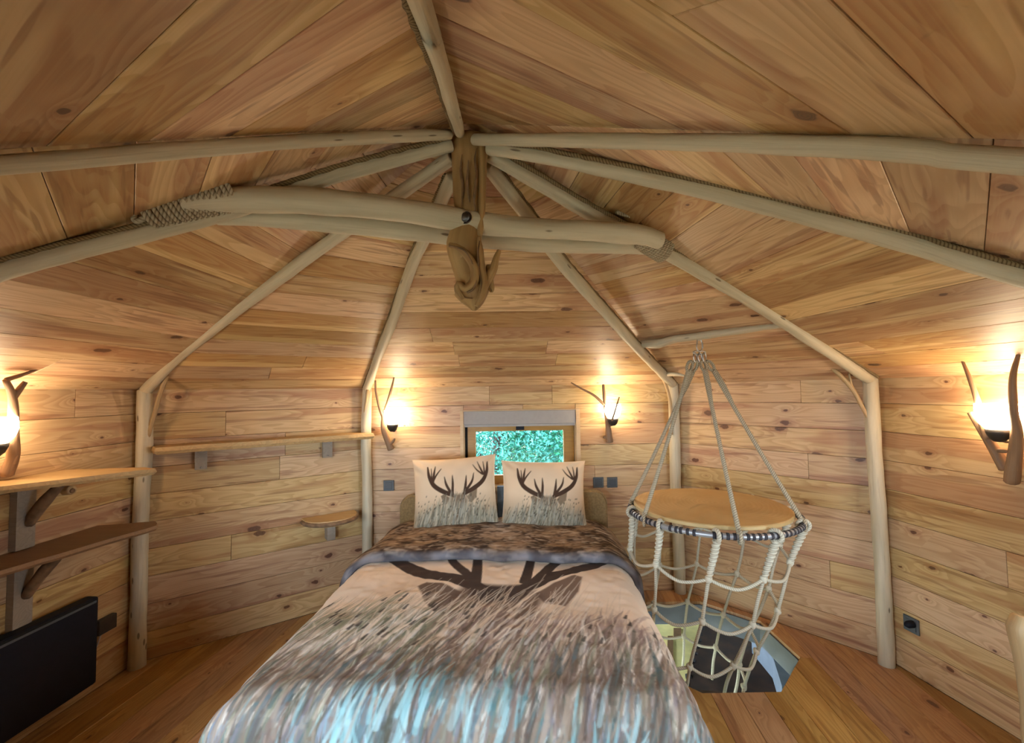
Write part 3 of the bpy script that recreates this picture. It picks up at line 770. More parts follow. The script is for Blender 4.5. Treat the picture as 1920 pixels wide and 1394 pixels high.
for pp in ([(866, 290), (864, 320), (868, 352), (865, 388)], [(893, 278), (890, 300), (894, 330), (889, 372), (891, 396)], [(878, 300), (876, 345), (881, 380)]):
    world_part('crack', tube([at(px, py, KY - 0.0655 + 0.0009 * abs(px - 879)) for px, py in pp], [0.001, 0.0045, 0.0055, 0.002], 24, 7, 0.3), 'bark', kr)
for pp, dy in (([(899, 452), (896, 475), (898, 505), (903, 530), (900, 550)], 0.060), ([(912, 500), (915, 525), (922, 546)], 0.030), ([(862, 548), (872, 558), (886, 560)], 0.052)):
    world_part('groove_shade', tube([at(px, py, KY - dy) for px, py in pp], [0.0025, 0.0035, 0.002], 24, 7, 0.2), 'bark', kr)  # thin dark lines put in as shade along the carving
# hanger branch over the basket
hb = [Vector((0.895, 3.16, 2.035)), Vector((0.96, 3.09, 2.027)), Vector((1.02, 3.02, 2.022)), Vector((1.10, 2.94, 2.038)), Vector((1.25, 2.77, 2.045)), Vector((1.40, 2.61, 2.055)), Vector((1.56, 2.44, 2.06))]
world_thing('hanger_branch', tube(hb, [0.022, 0.028, 0.036, 0.027, 0.025, 0.024, 0.018], 40, 12, 0.10, seed=90), 'log', 'horizontal branch between two rafters that the rope basket hangs from', 'branch')
# broken side stub at the foot of the right window rafter
stub = [pt_on(6, 1246, 702), at(1268, 702, 3.42), at(1288, 706, 3.36)]
world_part('branch_stub', tube(stub, [0.022, 0.014, 0.006], 12, 8, 0.15), 'log', raft_pts[(6, 'obj')])

# ================================================================== BED
BH = Vector((-0.115, 3.64)); BD = Vector((-0.0534, -0.9986)); BX = Vector((0.9986, -0.0534))
BXF, BDF = Vector((BX.x, BX.y, 0)), Vector((BD.x, BD.y, 0))
def bedp(a, b, z): return Vector((BH.x + BX.x * a + BD.x * b, BH.y + BX.y * a + BD.y * b, z))
bedM = Matrix(((BX.x, -BD.x, 0, BH.x), (BX.y, -BD.y, 0, BH.y), (0, 0, 1, 0), (0, 0, 0, 1)))   # local y points to the head
bed = empty('bed', bedp(0, 1.0, 0)); tag(bed, 'double bed with a tan padded headboard under the window', 'bed')
def bedbox(name, a0, a1, b0, b1, z0, z1, mat, bev=0.01, seg=2):
    return link(name, box_mesh(a1 - a0, b1 - b0, z1 - z0, bev, seg, ((a0 + a1) / 2, -(b0 + b1) / 2, (z0 + z1) / 2)), mat, bed, bedM)
for a0, a1, b0, b1 in ((-0.80, -0.77, 0.03, 2.03), (0.77, 0.80, 0.03, 2.03), (-0.77, 0.77, 2.0, 2.03), (-0.77, 0.77, 0.03, 0.06)):
    bedbox('side_rail', a0, a1, b0, b1, 0.16, 0.34, 'bedframe', 0.005)
for a in (-0.76, 0.70):
    for b in (0.08, 1.92): bedbox('leg', a, a + 0.06, b, b + 0.06, 0.0, 0.17, 'bedframe', 0.004)
bedbox('mattress', -0.785, 0.785, 0.03, 2.03, 0.34, 0.60, 'mattress', 0.05, 4)
def rounded_panel(a0, a1, z0, z1, r, t, b):
    pts = [(a0, z0), (a1, z0)]
    for k in range(9): th = k / 8 * PI / 2; pts.append((a1 - r + r * math.cos(th), z1 - r + r * math.sin(th)))
    for k in range(9): th = PI / 2 + k / 8 * PI / 2; pts.append((a0 + r + r * math.cos(th), z1 - r + r * math.sin(th)))
    me = prism(pts, Vector((0, 0, 0)), Vector((1, 0, 0)), Vector((0, 0, 1)), Vector((0, 1, 0)), -b - t, -b)
    bm = bmesh.new(); bm.from_mesh(me); bmesh.ops.bevel(bm, geom=[e for e in bm.edges if len(e.link_faces) == 2 and abs(e.link_faces[0].normal.dot(e.link_faces[1].normal)) < 0.5 and abs((e.verts[0].co - e.verts[1].co).y) < 1e-4], offset=0.015, segments=3, affect='EDGES')
    bm.to_mesh(me); bm.free(); return me
link('headboard', rounded_panel(-0.83, -0.02, 0.30, 0.865, 0.11, 0.06, -0.03), 'headboard', bed, bedM)
link('headboard', rounded_panel(0.06, 0.87, 0.30, 0.90, 0.11, 0.06, -0.03), 'headboard', bed, bedM)
bedbox('headboard_gap_panel', -0.02, 0.06, -0.02, 0.02, 0.30, 0.93, 'slate', 0.004)

# ---- print painting on a raster, later carried by the mesh as point colours
class Raster:
    def __init__(s, u0, u1, v0, v1, step):
        s.u0, s.v0, s.step = u0, v0, step; s.nu = int(round((u1 - u0) / step)) + 1; s.nv = int(round((v1 - v0) / step)) + 1
        s.U, s.V = np.meshgrid(u0 + np.arange(s.nu) * step, v0 + np.arange(s.nv) * step, indexing='ij')
        s.c = np.zeros((s.nu, s.nv, 3), np.float32)
    def line(s, p0, p1, w0, w1, col, alpha=1.0, soft=None):
        soft = soft or s.step * 1.2; m = max(w0, w1) + soft
        i0 = max(0, int((min(p0[0], p1[0]) - m - s.u0) / s.step)); i1 = min(s.nu, int((max(p0[0], p1[0]) + m - s.u0) / s.step) + 2)
        j0 = max(0, int((min(p0[1], p1[1]) - m - s.v0) / s.step)); j1 = min(s.nv, int((max(p0[1], p1[1]) + m - s.v0) / s.step) + 2)
        if i0 >= i1 or j0 >= j1: return
        U = s.U[i0:i1, j0:j1]; V = s.V[i0:i1, j0:j1]; dx, dy = p1[0] - p0[0], p1[1] - p0[1]; L2 = dx * dx + dy * dy + 1e-12
        t = np.clip(((U - p0[0]) * dx + (V - p0[1]) * dy) / L2, 0, 1)
        d = np.hypot(U - p0[0] - t * dx, V - p0[1] - t * dy); w = w0 + (w1 - w0) * t
        a = (np.clip((w - d) / soft + 0.5, 0, 1) * alpha)[..., None]
        s.c[i0:i1, j0:j1] = s.c[i0:i1, j0:j1] * (1 - a) + np.array(col, np.float32) * a
    def poly(s, pts, ws, col, alpha=1.0, n=8):
        path, par = catmull([(p[0], p[1], 0) for p in pts], n * (len(pts) - 1))
        for k in range(len(path) - 1):
            w = lambda q: float(np.interp(q, np.linspace(0, 1, len(ws)), ws))
            s.line(path[k], path[k + 1], w(par[k]), w(par[k + 1]), col, alpha)
    def fill(s, pts, col, alpha=1.0, soft=0.012):
        n = len(pts); inside = np.zeros(s.U.shape, bool); dmin = np.full(s.U.shape, 1e9)
        for k in range(n):
            a, b = pts[k], pts[(k + 1) % n]
            cond = ((a[1] > s.V) != (b[1] > s.V)); xint = (b[0] - a[0]) * (s.V - a[1]) / ((b[1] - a[1]) + 1e-12) + a[0]
            inside ^= cond & (s.U < xint)
            dx, dy = b[0] - a[0], b[1] - a[1]; t = np.clip(((s.U - a[0]) * dx + (s.V - a[1]) * dy) / (dx * dx + dy * dy + 1e-12), 0, 1)
            dmin = np.minimum(dmin, np.hypot(s.U - a[0] - t * dx, s.V - a[1] - t * dy))
        al = (np.clip(np.where(inside, dmin, -dmin) / soft + 0.5, 0, 1) * alpha)[..., None]
        s.c = s.c * (1 - al) + np.array(col, np.float32) * al
def vnoise(U, V, sc_, seed):
    r = np.random.RandomState(seed); G = r.rand(64, 64)
    x = U * sc_ + 100.3; y = V * sc_ + 77.7; xi = np.floor(x).astype(int); yi = np.floor(y).astype(int); fx_ = x - xi; fy_ = y - yi
    fx_ = fx_ * fx_ * (3 - 2 * fx_); fy_ = fy_ * fy_ * (3 - 2 * fy_)
    g = lambda i, j: G[i % 64, j % 64]
    return (g(xi, yi) * (1 - fx_) + g(xi + 1, yi) * fx_) * (1 - fy_) + (g(xi, yi + 1) * (1 - fx_) + g(xi + 1, yi + 1) * fx_) * fy_

# ---- duvet
DU, DV0, DV1, STEP = 1.30, 0.60, 2.56, 0.005
R_ = Raster(-DU, DU, DV0, DV1, STEP)
def lerp3(a, b, t): return np.array(a, np.float32) * (1 - t[..., None]) + np.array(b, np.float32) * t[..., None]
sm = lambda x, a, b: np.clip((x - a) / (b - a), 0, 1) ** 2 * (3 - 2 * np.clip((x - a) / (b - a), 0, 1))
bg = lerp3((0.82, 0.69, 0.57), (0.62, 0.51, 0.43), sm(R_.V, 1.35, 1.85))
bg = bg * (1 - sm(R_.V, 1.8, 2.15)[..., None]) + np.array((0.20, 0.20, 0.19), np.float32) * sm(R_.V, 1.8, 2.15)[..., None]
R_.c = (bg * (0.92 + 0.16 * vnoise(R_.U, R_.V, 5, 1))[..., None]).astype(np.float32)
BR = (0.055, 0.030, 0.020); BR2 = (0.10, 0.055, 0.035)
ANT = [([(-0.66, 0.70), (-0.644, 0.771), (-0.49, 0.935), (-0.313, 1.057), (-0.174, 1.127), (-0.073, 1.193), (0.007, 1.243)], [0.03, 0.040, 0.052, 0.050, 0.046, 0.042]),
       ([(-0.31, 0.66), (-0.272, 0.738), (-0.208, 0.914), (-0.087, 1.104), (-0.046, 1.172)], [0.018, 0.024, 0.030, 0.032]),
       ([(-0.10, 0.66), (-0.087, 0.736), (-0.056, 0.992), (-0.042, 1.206)], [0.020, 0.026, 0.030, 0.034]),
       ([(0.285, 0.66), (0.275, 0.731), (0.251, 0.947), (0.23, 1.147)], [0.020, 0.024, 0.028, 0.032]),
       ([(0.51, 0.66), (0.463, 0.756), (0.372, 0.945), (0.277, 1.166)], [0.020, 0.026, 0.030, 0.034]),
       ([(0.78, 0.72), (0.73, 0.78), (0.633, 0.884), (0.496, 0.983), (0.368, 1.06), (0.277, 1.173), (0.221, 1.239)], [0.028, 0.036, 0.044, 0.046, 0.044, 0.04])]
rs = np.random.RandomState(11)
def strokes(n, b0, b1, cols, l0, l1, w0, w1, al, slant=0.34, amin=-1.28, amax=1.28, density=None):
    for _ in range(n):
        a = rs.uniform(amin, amax); b = rs.uniform(b0, b1)
        if density is not None and rs.rand() > density(a, b): continue
        L = rs.uniform(l0, l1); sl = slant + rs.normal(0, 0.12); w = rs.uniform(w0, w1); col = cols[rs.randint(len(cols))]
        k = rs.uniform(0.85, 1.15); col = tuple(min(1, c * k) for c in col)
        mid = (a + sl * L * 0.5 + rs.normal(0, 0.008), b - L * 0.5); end = (a + sl * L + rs.normal(0, 0.02), b - L)
        al_ = al * rs.uniform(0.6, 1.0)
        R_.line((a, b), mid, w, w * 0.9, col, al_); R_.line(mid, end, w * 0.9, w * 0.15, col, al_)
edge = lambda a, b: 0.10 + 0.90 * float(np.clip((b - (1.50 + 0.08 * math.sin(a * 3.1) + 0.06 * a)) / 0.30, 0, 1))
LT = [(0.82, 0.74, 0.64), (0.74, 0.64, 0.54), (0.66, 0.56, 0.46), (0.88, 0.82, 0.75)]
DK = [(0.13, 0.085, 0.06), (0.20, 0.14, 0.10), (0.10, 0.095, 0.075), (0.28, 0.20, 0.15), (0.24, 0.17, 0.15)]
GG = [(0.20, 0.22, 0.15), (0.28, 0.29, 0.20), (0.14, 0.17, 0.13), (0.36, 0.35, 0.26)]
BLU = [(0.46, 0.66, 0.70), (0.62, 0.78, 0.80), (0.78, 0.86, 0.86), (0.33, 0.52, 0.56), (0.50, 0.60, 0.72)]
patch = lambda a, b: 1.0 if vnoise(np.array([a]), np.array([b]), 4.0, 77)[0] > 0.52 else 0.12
BLU = [(0.20, 0.42, 0.47), (0.29, 0.52, 0.57), (0.44, 0.63, 0.67), (0.09, 0.23, 0.26), (0.25, 0.34, 0.46)]  # print blades tinted with the teal daylight that falls on the foot
VIO = [(0.30, 0.22, 0.21), (0.40, 0.31, 0.29), (0.22, 0.16, 0.16), (0.50, 0.41, 0.37)]
strokes(900, 1.62, 2.15, LT, 0.12, 0.34, 0.003, 0.009, 0.6, density=edge)
strokes(800, 1.55, 2.1, GG, 0.14, 0.36, 0.003, 0.008, 0.7, amax=-0.05, density=edge)
R_.fill([(-0.355, 1.212), (-0.319, 1.157), (-0.221, 1.189), (-0.093, 1.283), (-0.119, 1.417), (-0.199, 1.477), (-0.273, 1.392)], (0.13, 0.078, 0.056), 0.95)
R_.fill([(0.292, 1.275), (0.396, 1.13), (0.516, 1.043), (0.555, 1.071), (0.517, 1.246), (0.437, 1.404), (0.332, 1.379)], (0.17, 0.105, 0.078), 0.95)
R_.fill([(-0.09, 1.20), (0.25, 1.20), (0.33, 1.30), (0.30, 1.50), (0.26, 1.72), (0.14, 1.85), (0.0, 1.85), (-0.12, 1.70), (-0.18, 1.48), (-0.14, 1.30)], (0.13, 0.075, 0.052), 0.92, 0.05)
R_.fill([(-0.05, 1.19), (0.24, 1.19), (0.26, 1.30), (0.20, 1.38), (0.0, 1.38), (-0.06, 1.30)], (0.045, 0.022, 0.016), 0.95, 0.04)
for pts, ws in ANT: R_.poly(pts, ws, BR)

strokes(420, 1.62, 2.05, VIO, 0.10, 0.30, 0.006, 0.016, 0.6, amin=-0.35, amax=0.75)
strokes(800, 1.60, 2.1, DK + DK + VIO, 0.08, 0.26, 0.004, 0.011, 0.8, density=edge)
strokes(420, 1.60, 2.0, GG, 0.10, 0.36, 0.003, 0.008, 0.7, amin=-1.15, amax=-0.15, density=edge)
strokes(720, 1.64, 2.12, LT + [(0.80, 0.80, 0.80)], 0.10, 0.30, 0.003, 0.009, 0.75, density=edge)
strokes(60, 1.45, 1.75, LT[:1] + LT[3:], 0.18, 0.46, 0.002, 0.005, 0.9, amin=-0.45, amax=0.45, slant=0.42)
strokes(70, 1.40, 1.60, LT[1:3], 0.12, 0.30, 0.002, 0.004, 0.8, amin=-0.5, amax=0.7, slant=0.36)
for _ in range(110):      # seed heads
    a = rs.uniform(-1.0, 0.9); b = rs.uniform(1.30, 1.75)
    if rs.rand() < (0.9 if a < -0.2 else 0.2): R_.line((a, b), (a + 0.012, b - 0.03), 0.009, 0.005, (0.055, 0.04, 0.035), 0.85)
strokes(900, 1.85, 2.56, DK + GG + VIO, 0.10, 0.35, 0.005, 0.012, 0.65, slant=0.25)
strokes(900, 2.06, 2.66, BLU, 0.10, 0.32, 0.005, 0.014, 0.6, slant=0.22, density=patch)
strokes(760, 1.90, 2.62, DK + [(0.08, 0.13, 0.14), (0.13, 0.18, 0.21), (0.22, 0.20, 0.24)], 0.08, 0.30, 0.004, 0.014, 0.7, slant=0.25)
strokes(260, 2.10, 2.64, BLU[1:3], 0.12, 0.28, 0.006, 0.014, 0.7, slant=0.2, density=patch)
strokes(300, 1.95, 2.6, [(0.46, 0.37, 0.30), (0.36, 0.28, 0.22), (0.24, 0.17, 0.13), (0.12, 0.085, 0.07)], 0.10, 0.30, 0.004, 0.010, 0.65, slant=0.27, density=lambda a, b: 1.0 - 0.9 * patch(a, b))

FLAT, RR = 0.74, 0.16
def drape(s, flat, r, flare=0.06):
    "arc length -> (horizontal, drop) over a rounded edge"
    s = np.abs(s); h = np.where(s <= flat, s, 0.0); dr = np.zeros_like(s); q = r * PI / 2
    m = (s > flat) & (s <= flat + q); th = (s - flat) / r
    h = np.where(m, flat + r * np.sin(th), h); dr = np.where(m, r * (1 - np.cos(th)), dr)
    m2 = s > flat + q; e = s - flat - q
    h = np.where(m2, flat + r + flare * e, h); dr = np.where(m2, r + e, dr)
    return h, dr
def duvet_surface(U, V, z0, flatV=1.97):
    hx, dx = drape(U, FLAT, RR); hx = hx * np.sign(U)
    hv, dv = drape(np.maximum(V - 1.0, 0), flatV - 1.0, 0.12, 0.05); Y = np.where(V > 1.0, 1.0 + hv, V)
    dz = np.power(np.power(dx, 3) + np.power(dv, 3), 1 / 3)
    puff = 0.035 * (1 - np.clip(np.abs(U) / 0.95, 0, 1) ** 2)
    wr = 0.022 * (vnoise(U, V, 3.1, 5) - 0.5) + 0.016 * (vnoise(U + 0.3 * V, V * 0.5, 8, 6) - 0.5) + 0.006 * (vnoise(U, V, 24, 8) - 0.5)
    side = np.clip(dx / 0.3, 0, 1); fold = 0.018 * np.sin(V * 17 + 3 * vnoise(U, V, 4, 9)) * side
    fold2 = 0.016 * np.sin(U * 15 + 3 * vnoise(U, V, 4, 12)) * np.clip(dv / 0.25, 0, 1)
    return hx + fold * np.sign(U), Y + fold2, np.maximum(z0 + puff - dz + wr, 0.03)
def grid_mesh(X, Y, Z, col):
    nu, nv = X.shape; P = np.stack([X, -Y, Z], -1).reshape(-1, 3)
    idx = np.arange(nu * nv).reshape(nu, nv); f = np.stack([idx[:-1, :-1], idx[1:, :-1], idx[1:, 1:], idx[:-1, 1:]], -1).reshape(-1, 4)[:, ::-1]
    return grid_raw(P, f, col.reshape(-1, 3))
def grid_raw(P, f, col):
    me = bpy.data.meshes.new('m'); me.vertices.add(len(P)); me.vertices.foreach_set('co', P.astype(np.float32).ravel())
    me.loops.add(f.size); me.polygons.add(len(f)); me.loops.foreach_set('vertex_index', f.astype(np.int32).ravel())
    me.polygons.foreach_set('loop_start', np.arange(0, f.size, 4, dtype=np.int32)); me.update(calc_edges=True)
    at_ = me.color_attributes.new('Col', 'FLOAT_COLOR', 'POINT'); rgba = np.ones((len(P), 4), np.float32); rgba[:, :3] = np.clip(col, 0, 1); at_.data.foreach_set('color', rgba.ravel())
    me.validate(); me.shade_smooth(); return me
X_, Y_, Z_ = duvet_surface(R_.U, R_.V, 0.615)
duvet = empty('duvet', bedp(0, 1.3, 0.62)); tag(duvet, 'cotton duvet printed with a stag in tall grass, spread over the bed', 'duvet')
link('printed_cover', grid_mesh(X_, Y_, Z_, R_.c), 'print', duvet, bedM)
# folded back band showing the mottled brown reverse
Bd = Raster(-1.22, 1.22, 0.10, 0.98, 0.007)
n1 = vnoise(Bd.U, Bd.V, 9, 21) * 0.5 + vnoise(Bd.U, Bd.V, 22, 22) * 0.3 + vnoise(Bd.U, Bd.V, 50, 23) * 0.2
Bd.c = lerp3((0.055, 0.036, 0.026), (0.33, 0.235, 0.165), sm(n1, 0.36, 0.66)).astype(np.float32)
for _ in range(2200):
    a = rs.uniform(-1.2, 1.2); b = rs.uniform(0.1, 0.95); col = [(0.05, 0.024, 0.012), (0.42, 0.32, 0.24), (0.19, 0.125, 0.085), (0.56, 0.48, 0.41), (0.11, 0.065, 0.04)][rs.randint(5)]
    L = rs.uniform(0.02, 0.07); th = rs.normal(0.0, 0.5); Bd.line((a, b), (a + L * math.cos(th), b + L * math.sin(th) * 0.6), 0.010, 0.004, col, 0.5)
e = sm(Bd.V, 0.845, 0.90)[..., None]; n2 = vnoise(Bd.U, Bd.V, 16, 31)
Bd.c = (Bd.c * (1 - e * 0.75) + lerp3((0.07, 0.07, 0.09), (0.28, 0.28, 0.33), n2) * e * 0.70).astype(np.float32)
# the band runs from the head to the fold, then tucks under
s_ = Bd.V; fold_at = 0.86; over = np.maximum(s_ - fold_at, 0); th = np.clip(over / 0.028, 0, PI)
Vp = np.where(over > 0, fold_at + 0.028 * np.sin(th) - np.maximum(over - 0.028 * PI, 0), s_)
lift = np.where(over > 0, 0.056 - 0.028 * (1 - np.cos(th)), 0.056)
Xb, Yb, Zb = duvet_surface(Bd.U, Vp, 0.615)
bulge = 0.018 * np.exp(-((Bd.V - 0.80) / 0.09) ** 2) + 0.014 * (vnoise(Bd.U, Bd.V, 5, 41) - 0.5)
sidew = np.clip((np.abs(Bd.U) - FLAT) / 0.16, 0, 1); Xb = Xb + np.sign(Bd.U) * lift * 0.8 * sidew
wav = 0.022 * np.sin(Bd.U * 5.2 + 1.0) * np.clip((Bd.V - 0.3) / 0.5, 0, 1)
ob = link('folded_band', grid_mesh(Xb, Yb + wav, Zb + (lift + bulge) * (1 - 0.6 * sidew), Bd.c), 'fur', duvet, bedM); tag(ob, 'mottled brown reverse of the duvet folded back at the pillows')

# ---- pillows
def pillow(cx_px, cb, roll, yaw, w, h, label, flipseed):
    N = 150; u = np.linspace(-1, 1, N); U, V = np.meshgrid(u, u, indexing='ij')
    pr = Raster(-1, 1, -1, 1, 2 / (N - 1))
    c = lerp3((0.42, 0.32, 0.21), (0.78, 0.60, 0.42), sm(pr.V, -0.8, 0.1)); pr.c = (c * (0.95 + 0.1 * vnoise(pr.U, pr.V, 4, flipseed))[..., None]).astype(np.float32)
    q = lambda x, y: ((x - 505) / 325, (1045 - y) / 260 - 1)
    pr.fill([q(400, 805), q(425, 795), q(475, 825), q(450, 865), q(420, 870)], (0.20, 0.14, 0.09), 0.95, 0.02)
    pr.fill([q(605, 825), q(640, 785), q(690, 770), q(680, 830), q(635, 870)], (0.24, 0.17, 0.11), 0.95, 0.02)
    pr.fill([q(488, 800), q(592, 800), q(610, 850), q(580, 950), q(540, 1020), q(480, 1020), q(450, 960), q(460, 850)], (0.15, 0.095, 0.06), 0.85, 0.08)
    lines = [([(300, 588), (310, 660), (345, 725), (410, 770), (490, 805)], [0.016, 0.040, 0.055, 0.060, 0.055]), ([(362, 585), (350, 640), (340, 700)], [0.008, 0.026, 0.032]), ([(408, 605), (370, 650), (345, 690)], [0.008, 0.018, 0.022]), ([(328, 600), (330, 650), (330, 690)], [0.007, 0.015, 0.02]),
             ([(432, 668), (445, 725), (475, 780)], [0.008, 0.028, 0.034]), ([(495, 660), (497, 720), (492, 795)], [0.008, 0.026, 0.032]), ([(605, 668), (600, 730), (588, 795)], [0.008, 0.028, 0.034]), ([(665, 655), (650, 715), (600, 780)], [0.008, 0.026, 0.034]),
             ([(770, 580), (768, 650), (735, 715), (670, 762), (588, 800)], [0.014, 0.036, 0.050, 0.058, 0.05]), ([(655, 590), (690, 635), (735, 670)], [0.006, 0.016, 0.022]), ([(690, 570), (715, 620), (742, 670)], [0.006, 0.018, 0.026]), ([(735, 572), (745, 620), (752, 670)], [0.006, 0.014, 0.022])]
    for pts, ws in lines: pr.poly([q(*p) for p in pts], ws, (0.075, 0.040, 0.025), 1.0, 6)
    r2 = np.random.RandomState(flipseed)
    for _ in range(900):
        a = r2.uniform(-1, 1); b = r2.uniform(-1.05, -0.35 - 0.5 * abs(a)); L = r2.uniform(0.15, 0.5); sl = r2.normal(0.22, 0.12)
        col = [(0.62, 0.53, 0.40), (0.16, 0.15, 0.10), (0.30, 0.29, 0.21), (0.10, 0.085, 0.065), (0.46, 0.42, 0.33), (0.36, 0.37, 0.33)][r2.randint(6)]
        pr.line((a, b), (a + sl * L, b + L), 0.012, 0.003, col, 0.6)
    for _ in range(70):
        a = r2.uniform(-0.9, 0.9); b = r2.uniform(-0.7, -0.05); pr.line((a, b), (a + 0.01, b + 0.03), 0.012, 0.008, (0.08, 0.07, 0.05), 0.8)
    fr = np.maximum(np.abs(U), np.abs(V)); prof = np.power(np.clip((1 - np.abs(U) ** 2.4), 0, 1), 0.55) * np.power(np.clip((1 - np.abs(V) ** 2.4), 0, 1), 0.55)
    pin = 0.055; X = U * w / 2 * (1 - pin * (1 - V * V) * 1.0 + 0.02 * np.abs(V) ** 6 * np.abs(U)); Zz = V * h / 2 * (1 - pin * (1 - U * U))
    cr = 0.012 * (vnoise(U, V, 3, flipseed + 3) - 0.5) * (fr < 0.97) + 0.014 * np.sin((np.abs(U) - np.abs(V)) * 16) * np.exp(-((1 - np.abs(U)) ** 2 + (1 - np.abs(V)) ** 2) / 0.12)
    yf = -0.095 * prof - cr * np.minimum(1, prof * 3); yb = 0.075 * prof
    P1 = np.stack([X, yf, Zz], -1).reshape(-1, 3); P2 = np.stack([X, yb, Zz], -1).reshape(-1, 3)
    idx = np.arange(N * N).reshape(N, N); f = np.stack([idx[:-1, :-1], idx[1:, :-1], idx[1:, 1:], idx[:-1, 1:]], -1).reshape(-1, 4)
    back = np.tile(np.array((0.75, 0.6, 0.45), np.float32), (N * N, 1))
    me = grid_raw(np.concatenate([P1, P2]), np.concatenate([f, f[:, ::-1] + N * N]), np.concatenate([pr.c.reshape(-1, 3), back]))
    bm = bmesh.new(); bm.from_mesh(me); bmesh.ops.remove_doubles(bm, verts=bm.verts, dist=0.00005); bm.to_mesh(me); bm.free(); me.shade_smooth()
    p = bedp(cx_px, cb, 0.655 + h / 2 * math.cos(0.30) - 0.01)
    mw = Matrix.Translation(p) @ Matrix.Rotation(yaw, 4, 'Z') @ Matrix.Rotation(-0.30, 4, 'X') @ Matrix.Rotation(roll, 4, 'Y')
    tag(link('pillow', me, 'print', None, mw), label, 'pillow', 'stag print pillows')
pillow(-0.335, 0.185, -0.055, 0.03, 0.66, 0.565, 'stag print square pillow on the left, tilted, covering the window corner', 3)
pillow(0.355, 0.185, 0.012, -0.04, 0.655, 0.53, 'stag print square pillow on the right, sitting a little lower', 4)

# ================================================================== hanging rope basket over the hatch
RC = Vector((1.245, 2.815, 0.925)); RR_ = 0.492
hangp = Vector((1.213, 2.822, 2.010))
bk = empty('rope_basket', RC); tag(bk, 'round rope net basket hanging over the floor hatch', 'basket')
def ringp(a, r=RR_, z=0.0, c=RC): th = math.radians(a); return Vector((c.x + r * math.sin(th), c.y - r * math.cos(th), c.z + z))
hoop = world_part('hoop', tube([ringp(a) for a in range(0, 361, 10)], [0.0165], 72, 10, closed=True), 'ringwrap', bk)
wrap_me = None
rng = random.Random(4)
for k in range(96):
    a = k * 3.75 + rng.uniform(-0.4, 0.4)
    if rng.random() < 0.06: continue
    c = ringp(a); t = (ringp(a + 1) - ringp(a - 1)).normalized()
    if wrap_me is None:
        wrap_me = lathe([(0.0168, -0.0085), (0.0185, -0.007), (0.0185, 0.007), (0.0168, 0.0085)], 10)
    link('cord_wrap', wrap_me, 'ringdark', hoop, Matrix.Translation(c) @ t.to_track_quat('Z', 'Y').to_matrix().to_4x4())
# lid
lid = lathe([(0.0, -0.012), (0.455, -0.012), (0.462, -0.008), (0.462, 0.008), (0.455, 0.013), (0.0, 0.013)], 56, False)
tag(link('round_lid', lid, 'disc', None, Matrix.Translation(RC + Vector((-0.005, 0.01, 0.030)))), 'round honey coloured wooden board lying in the basket hoop', 'board')
# net
strand_a = [-21 + 36 * k for k in range(10)]
tiers = [(0.0, RR_, 0.0, 0.0), (-0.235, 0.465, -0.04, 0.02), (-0.515, 0.435, -0.065, 0.06), (-0.80, 0.395, -0.115, 0.13), (-1.06, 0.36, -0.12, 0.21), (-1.32, 0.34, -0.12, 0.26)]
def netp(k, t):
    dz, r, sx, sy = tiers[t]; a = strand_a[k % 10]
    q = ringp(a, r); rr = random.Random(k % 10 * 7 + t); return Vector((q.x + sx, q.y + sy, RC.z + dz + (rr.uniform(-.015, .015) if t else 0)))
def blob(c, r, seed):
    bm = bmesh.new(); bmesh.ops.create_icosphere(bm, subdivisions=2, radius=r); rr = random.Random(seed)
    for v in bm.verts: v.co *= 1 + 0.16 * math.sin(v.co.x * 180 + seed) * math.cos(v.co.z * 200 + seed)
    bmesh.ops.scale(bm, vec=(1, 1, 1.25), verts=bm.verts); me = bpy.data.meshes.new('m'); bm.to_mesh(me); bm.free(); me.shade_smooth()
    return link('knot', me, 'netrope', bk, Matrix.Translation(c))
for k in range(10):
    a = strand_a[k]; q0 = netp(k, 0)
    # loop over the hoop
    t = (ringp(a + 2) - ringp(a - 2)).normalized(); u = Vector((0, 0, 1)); v = t.cross(u)
    loop = [q0 + (u * math.cos(x) + v * math.sin(x)) * 0.029 + t * (0.012 * math.sin(x)) for x in [2 * PI * j / 12 for j in range(12)]]
    world_part('hoop_loop', tube(loop + [loop[0]], [0.0115], 24, 8, closed=True), 'netrope', bk)
    p1 = netp(k, 1)
    me = tube([q0 - Vector((0, 0, 0.03)), (q0 + p1) / 2 + Vector((0.004, 0, 0)), p1], [0.0195, 0.0185, 0.014], 40, 10, twist=(2, 0.026, 0.22))
    world_part('strand', me, 'netrope', bk)
    for tt in range(1, 5):
        world_part('strand', tube([netp(k, tt), (netp(k, tt) + netp(k, tt + 1)) / 2 + Vector((rng.uniform(-.006, .006), rng.uniform(-.006, .006), 0)), netp(k, tt + 1)], [0.0095], 14, 8), 'netrope', bk)
    for tt in range(1, 5):
        blob(netp(k, tt), 0.019, k + tt * 10)
        a_, b_ = netp(k, tt), netp(k + 1, tt); mid = (a_ + b_) / 2; outw = Vector((mid.x - RC.x, mid.y - RC.y, 0)).normalized()
        world_part('cross_rope', tube([a_, a_.lerp(b_, 0.25) + outw * 0.02 - Vector((0, 0, 0.028)), mid + outw * 0.03 - Vector((0, 0, 0.042)), a_.lerp(b_, 0.75) + outw * 0.02 - Vector((0, 0, 0.028)), b_], [0.0095], 18, 8), 'netrope', bk)
